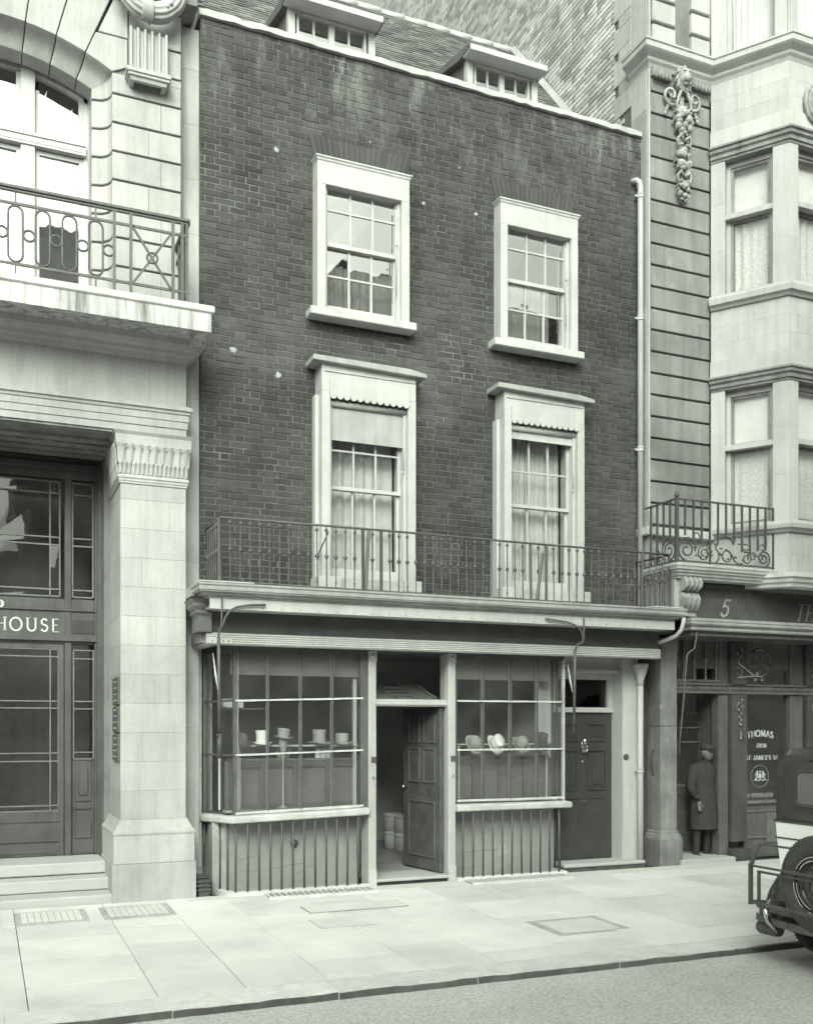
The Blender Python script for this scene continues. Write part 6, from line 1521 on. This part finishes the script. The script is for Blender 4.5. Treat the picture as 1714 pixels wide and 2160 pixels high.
def wheel(name, c, ax, label=None, spare=False):
    w_ = MB(); Rr = .378 if spare else .395; rs = []
    prof = [(Rr-.16, -.055), (Rr-.13, -.08), (Rr-.07, -.092), (Rr-.02, -.08), (Rr, -.05), (Rr+.002, 0), (Rr, .05), (Rr-.02, .08), (Rr-.07, .092), (Rr-.13, .08), (Rr-.16, .055)]
    w_.lathe(c, prof, 40, ax, False)
    o = B(name, w_, 'rubber', car)
    tr_ = MB()
    for k in range(80):
        a = 2*math.pi*k/80
        for s2 in (-1, 1):
            a2 = a+(.03 if s2 > 0 else 0); u, v_ = (Rr-.004)*math.cos(a2), (Rr-.004)*math.sin(a2); h = s2*.05
            p = {'x': (c[0]+h, c[1]+u, c[2]+v_), 'y': (c[0]+u, c[1]+h, c[2]+v_)}[ax]; tr_.ball(p, .012, .010, .008, 5, 3)
    B('tread', tr_, 'rubber', o)
    rim = MB(); rim.lathe(c, [(Rr-.15, -.07), (Rr-.158, -.078), (Rr-.166, -.06), (Rr-.178, -.07), (Rr-.186, -.05), (Rr-.195, -.055), (Rr-.205, -.03)] if spare else [(Rr-.15, -.06), (Rr-.18, -.07), (Rr-.2, .0), (Rr-.2, .02), (Rr-.15, .06)], 32, ax, False)
    if spare: B('wheel_disc', MB().lathe(c, [(Rr-.2, -.032), (.12, -.02), (.08, -.02), (.07, -.05), (.02, -.07)], 32, ax), 'car_black', o)
    B('rim', rim, 'car_black' if spare else 'dark_iron', o)
    if spare:
        for r2 in (Rr-.16, Rr-.19): B('rim_ring', MB().tube([(c[0]-.078, c[1]+r2*math.cos(t), c[2]+r2*math.sin(t)) for t in [2*math.pi*q/40 for q in range(42)]], .005, 5, False), 'chrome', o)
    sp_ = MB()
    for k in range(24):
        a = 2*math.pi*k/24; u, v_ = math.cos(a), math.sin(a); u2, v2 = math.cos(a+.3*(-1)**k), math.sin(a+.3*(-1)**k)
        P1_ = {'x': (c[0]-.05, c[1]+.06*u, c[2]+.06*v_), 'y': (c[0]+.06*u, c[1]-.05, c[2]+.06*v_)}[ax]; P2_ = {'x': (c[0]-.01, c[1]+.19*u2, c[2]+.19*v2), 'y': (c[0]+.19*u2, c[1], c[2]+.19*v2)}[ax]
        sp_.tube([P1_, P2_], .004, 4)
    B('spokes', sp_, 'dark_iron', o)
    B('hub_cap', MB().lathe(c, [(.07, -.04), (.065, -.08), (.03, -.095)], 16, ax), 'car_black' if spare else 'chrome', o)
    return o
wheel('spare_wheel', (5.87, CY+.02, .60), 'x', spare=True)
for x in (6.62, 9.5):
    for s_ in (-1, 1): wheel('wheel', (x, CY+s_*.68, RZ+.395), 'y')
for x0, ra in ((6.62, 1), (9.5, 0)):      # mudguards
    for s_ in (-1, 1):
        m = MB(); rg = []
        for q in range(13):
            a = R(188-q*(16.5)); rr_ = .53+(.06*(q/12) if ra else 0)
            if ra and q < 4: rr_ += .05*(4-q)/4
            xc, zc = x0+rr_*math.cos(a)*1.12, RZ+.34+rr_*math.sin(a)*.98; xi, zi = x0+(rr_-.02)*math.cos(a)*1.12, RZ+.34+(rr_-.02)*math.sin(a)*.98
            y0, y1 = CY+s_*.56, CY+s_*.83; ed = .07
            rg.append([m.P(p) for p in ((xc, y0, zc), (xc, y0+(y1-y0)*.7, zc), (x0+(rr_-.03)*math.cos(a)*1.12, y0+(y1-y0)*.93, RZ+.34+(rr_-.03)*math.sin(a)*.98), (x0+(rr_-ed)*math.cos(a)*1.12, y1, RZ+.34+(rr_-ed)*math.sin(a)*.98), (x0+(rr_-ed-.01)*math.cos(a)*1.12, y1-s_*.02, RZ+.34+(rr_-ed-.01)*math.sin(a)*.98), (xi, y0+(y1-y0)*.7, zi), (xi, y0, zi))])
        for i in range(12):
            for k in range(7): m.F((rg[i][k], rg[i][(k+1)%7], rg[i+1][(k+1)%7], rg[i+1][k]), True)
        m.F(rg[0]); m.F(rg[-1]); B('mudguard', m, 'car_black', car)
for s_ in (-1, 1): B('running_board', MB().box(7.3, 8.95, CY+s_*.62, CY+s_*.84, RZ+.3, RZ+.335), 'car_black', car); B('headlight', MB().ball((9.75, CY+s_*.45, .75), .12, .13, .13, 14, 10), 'chrome', car)
B('bonnet', loft([[(BXr+2.2, CY-.6, .6), (BXr+2.2, CY+.6, .6), (BXr+2.2, CY+.55, 1.1), (BXr+2.2, CY-.55, 1.1)], [(BXr+3.45, CY-.36, .5), (BXr+3.45, CY+.36, .5), (BXr+3.45, CY+.33, 1.03), (BXr+3.45, CY-.33, 1.03)]]), 'car_black', car, .05)
B('chassis', MB().box(6.0, 9.6, CY-.4, CY+.4, RZ+.28, RZ+.5).tube([(6.62, CY-.6, RZ+.39), (6.62, CY+.6, RZ+.39)], .05, 8), 'dark_iron', car)
for s_ in (-1, 1): B('spring_leaf', MB().sweep([(6.0, CY+s_*.55), (7.2, CY+s_*.55)], [(-.02, RZ+.30), (.02, RZ+.30), (.02, RZ+.36), (-.02, RZ+.36)]), 'dark_iron', car)
# bumper of two bars with bowed blade, luggage grid
for z in (.24, .345): 
    m = MB(); pts = [(5.80+.10*abs(q/8)**3, CY+q*.094) for q in range(-8, 9)]
    m.sweep(pts, [(-.01, z-.028), (.0, z-.03), (.008, z-.012), (.0, z), (.008, z+.012), (.0, z+.03), (-.01, z+.028)]); B('bumper_bar', m, 'iron', car)
for s_ in (-1, 1):
    B('bumper_end', MB().box(5.86, 5.93, CY+s_*.66, CY+s_*.69, .22, .37), 'iron', car, .004)
    B('bumper_blade', MB().tube([(5.80, CY+s_*.50, .43), (5.74, CY+s_*.49, .34), (5.75, CY+s_*.46, .25), (5.80, CY+s_*.42, .17)], [.008, .022, .022, .006], 8), 'chrome', car)
    B('bumper_iron', MB().bar((5.85, CY+s_*.45, .28), (6.3, CY+s_*.45, .25), .03, .05), 'dark_iron', car)
B('silencer', MB().lathe((5.92, CY+.62, .16), [(.05, -.1), (.06, -.05), (.06, .1), (.05, .12)], 12, 'y'), 'dark_iron', car)
gr = MB(); gx = 5.72; w1 = .63
for y in (CY-w1, CY+w1): gr.bar((gx, y, .37), (gx, y, .70), .035, .02); gr.bar((gx, y, .685), (gx+.09, y, .855), .022, .03)
gr.bar((gx, CY-w1, .685), (gx, CY+w1, .685), .016, .016); gr.bar((gx+.09, CY-w1, .855), (gx+.09, CY+w1, .855), .016, .016); gr.bar((gx, CY-w1, .39), (gx, CY+w1, .39), .03, .018)
gr.bar((gx+.03, CY-w1+.06, .64), (gx+.03, CY+w1-.06, .64), .016, .016); gr.bar((gx+.03, CY+w1-.06, .40), (gx+.03, CY+w1-.06, .648), .02, .02); gr.bar((gx+.03, CY-w1+.06, .40), (gx+.03, CY-w1+.06, .648), .02, .02)
for s_ in (-1, 1): gr.bar((gx, CY+s_*w1, .39), (6.2, CY+s_*(w1-.1), .36), .03, .03)
B('luggage_grid', gr, 'dark_iron', car)

# ================================================================== BUILDINGS ACROSS THE STREET (seen in the window glass)
def across(x0, x1, h, mat, label, fl, bays, y0=-16.2):
    t = thing('facing_building', label, 'building', ((x0+x1)/2, y0, 0), 'houses facing the shops across the street'); fh = (h-.6)/fl; hs = []
    for f_ in range(fl):
        for b in range(bays):
            cx_ = x0+(x1-x0)*(b+.5)/bays; w_ = (x1-x0)/bays*.24; hs.append((cx_-w_, cx_+w_, fh*f_+.9*(1 if f_ else .1), fh*f_+fh*.82))
    B('wall', holed(MB(), x0+.02, x1-.02, y0-.4, y0, 0, h, hs).box(x0, x1, y0-6, y0-5.8, 0, h).box(x0+.02, x0+.3, y0-5.8, y0-.4, 0, h).box(x1-.3, x1-.02, y0-5.8, y0-.4, 0, h), mat, t, recalc=False)
    for a, b, c_, d_ in hs:
        w_ = B('window', MB().box(a, a+.06, y0-.2, y0-.12, c_, d_).box(b-.06, b, y0-.2, y0-.12, c_, d_).box(a+.06, b-.06, y0-.2, y0-.12, (c_+d_)/2-.03, (c_+d_)/2+.03).box(a-.1, b+.1, y0-.1, y0+.08, c_-.1, c_-.002), 'cream_paint', t)
        m = MB(); m.F([m.P(v) for v in ((a, y0-.17, c_), (b, y0-.17, c_), (b, y0-.17, d_), (a, y0-.17, d_))]); B('pane', m, 'curtain_glass', w_, recalc=False)
    B('cornice', MB().sweep([(x1, y0), (x0, y0)], [(0, h-.5), (.15, h-.4), (.2, h-.2), (.45, h-.1), (.45, h), (0, h+.05)]), 'far_stone', t)
    B('string_course', MB().sweep([(x1, y0), (x0, y0)], [(0, fh-.1), (.1, fh-.05), (.1, fh+.1), (0, fh+.12)]), 'far_stone', t)
    B('roof', MB().prism([(y0-.3, h), (y0-2.4, h+1.6), (y0-5.9, h+1.6), (y0-5.9, h)], x0, x1, 'x'), 'void', t)
across(-26, -14, 8, 'far_stone', 'pale block at the far left across the street', 3, 5)
across(-14, -5, 8.6, 'far_brick', 'low brick house across the street to the left', 3, 4)
across(-5, 1.0, 5.4, 'far_stone', 'low stone lodge directly behind the camera across the street', 2, 3)
across(1.0, 12.6, 14.7, 'far_brick', 'brick house opposite the hat shop', 4, 5)
across(12.6, 22, 14.4, 'far_stone', 'stone block opposite the bay building', 4, 4)
across(22, 40, 9.5, 'far_brick', 'long brick block farthest along the opposite side', 3, 6)
for x0, x1, h, mt in ((-22, -3.42, 11, 'far_stone'), (13.65, 34, 12, 'far_stone')):
    t = thing('neighbour_building', ['plain stone neighbour beyond the bay building', 'plain stone neighbour left of the stone building'][x0 < 0], 'building', ((x0+x1)/2, .2, 0)); n_ = 6; hs = []
    for f_ in range(3):
        for b in range(n_): cx_ = x0+(x1-x0)*(b+.5)/n_; hs.append((cx_-.6, cx_+.6, 3.6*f_+.8, 3.6*f_+2.9))
    B('wall', holed(MB(), x0, x1, .2, .6, 0, h, hs).box(x0, x1, 5, 5.2, 0, h), mt, t, recalc=False)
    for a, b, c_, d_ in hs:
        m = MB(); m.F([m.P(v) for v in ((a, .4, c_), (b, .4, c_), (b, .4, d_), (a, .4, d_))]); B('window_pane', m, 'curtain_glass', t, recalc=False)
# kerb of the far pavement
fk = MB(); fk.box(-90, 120, -13.3, -13.0, -.3, -.015); o = B('far_kerb', fk, 'kerb_granite'); o['kind'] = 'structure'
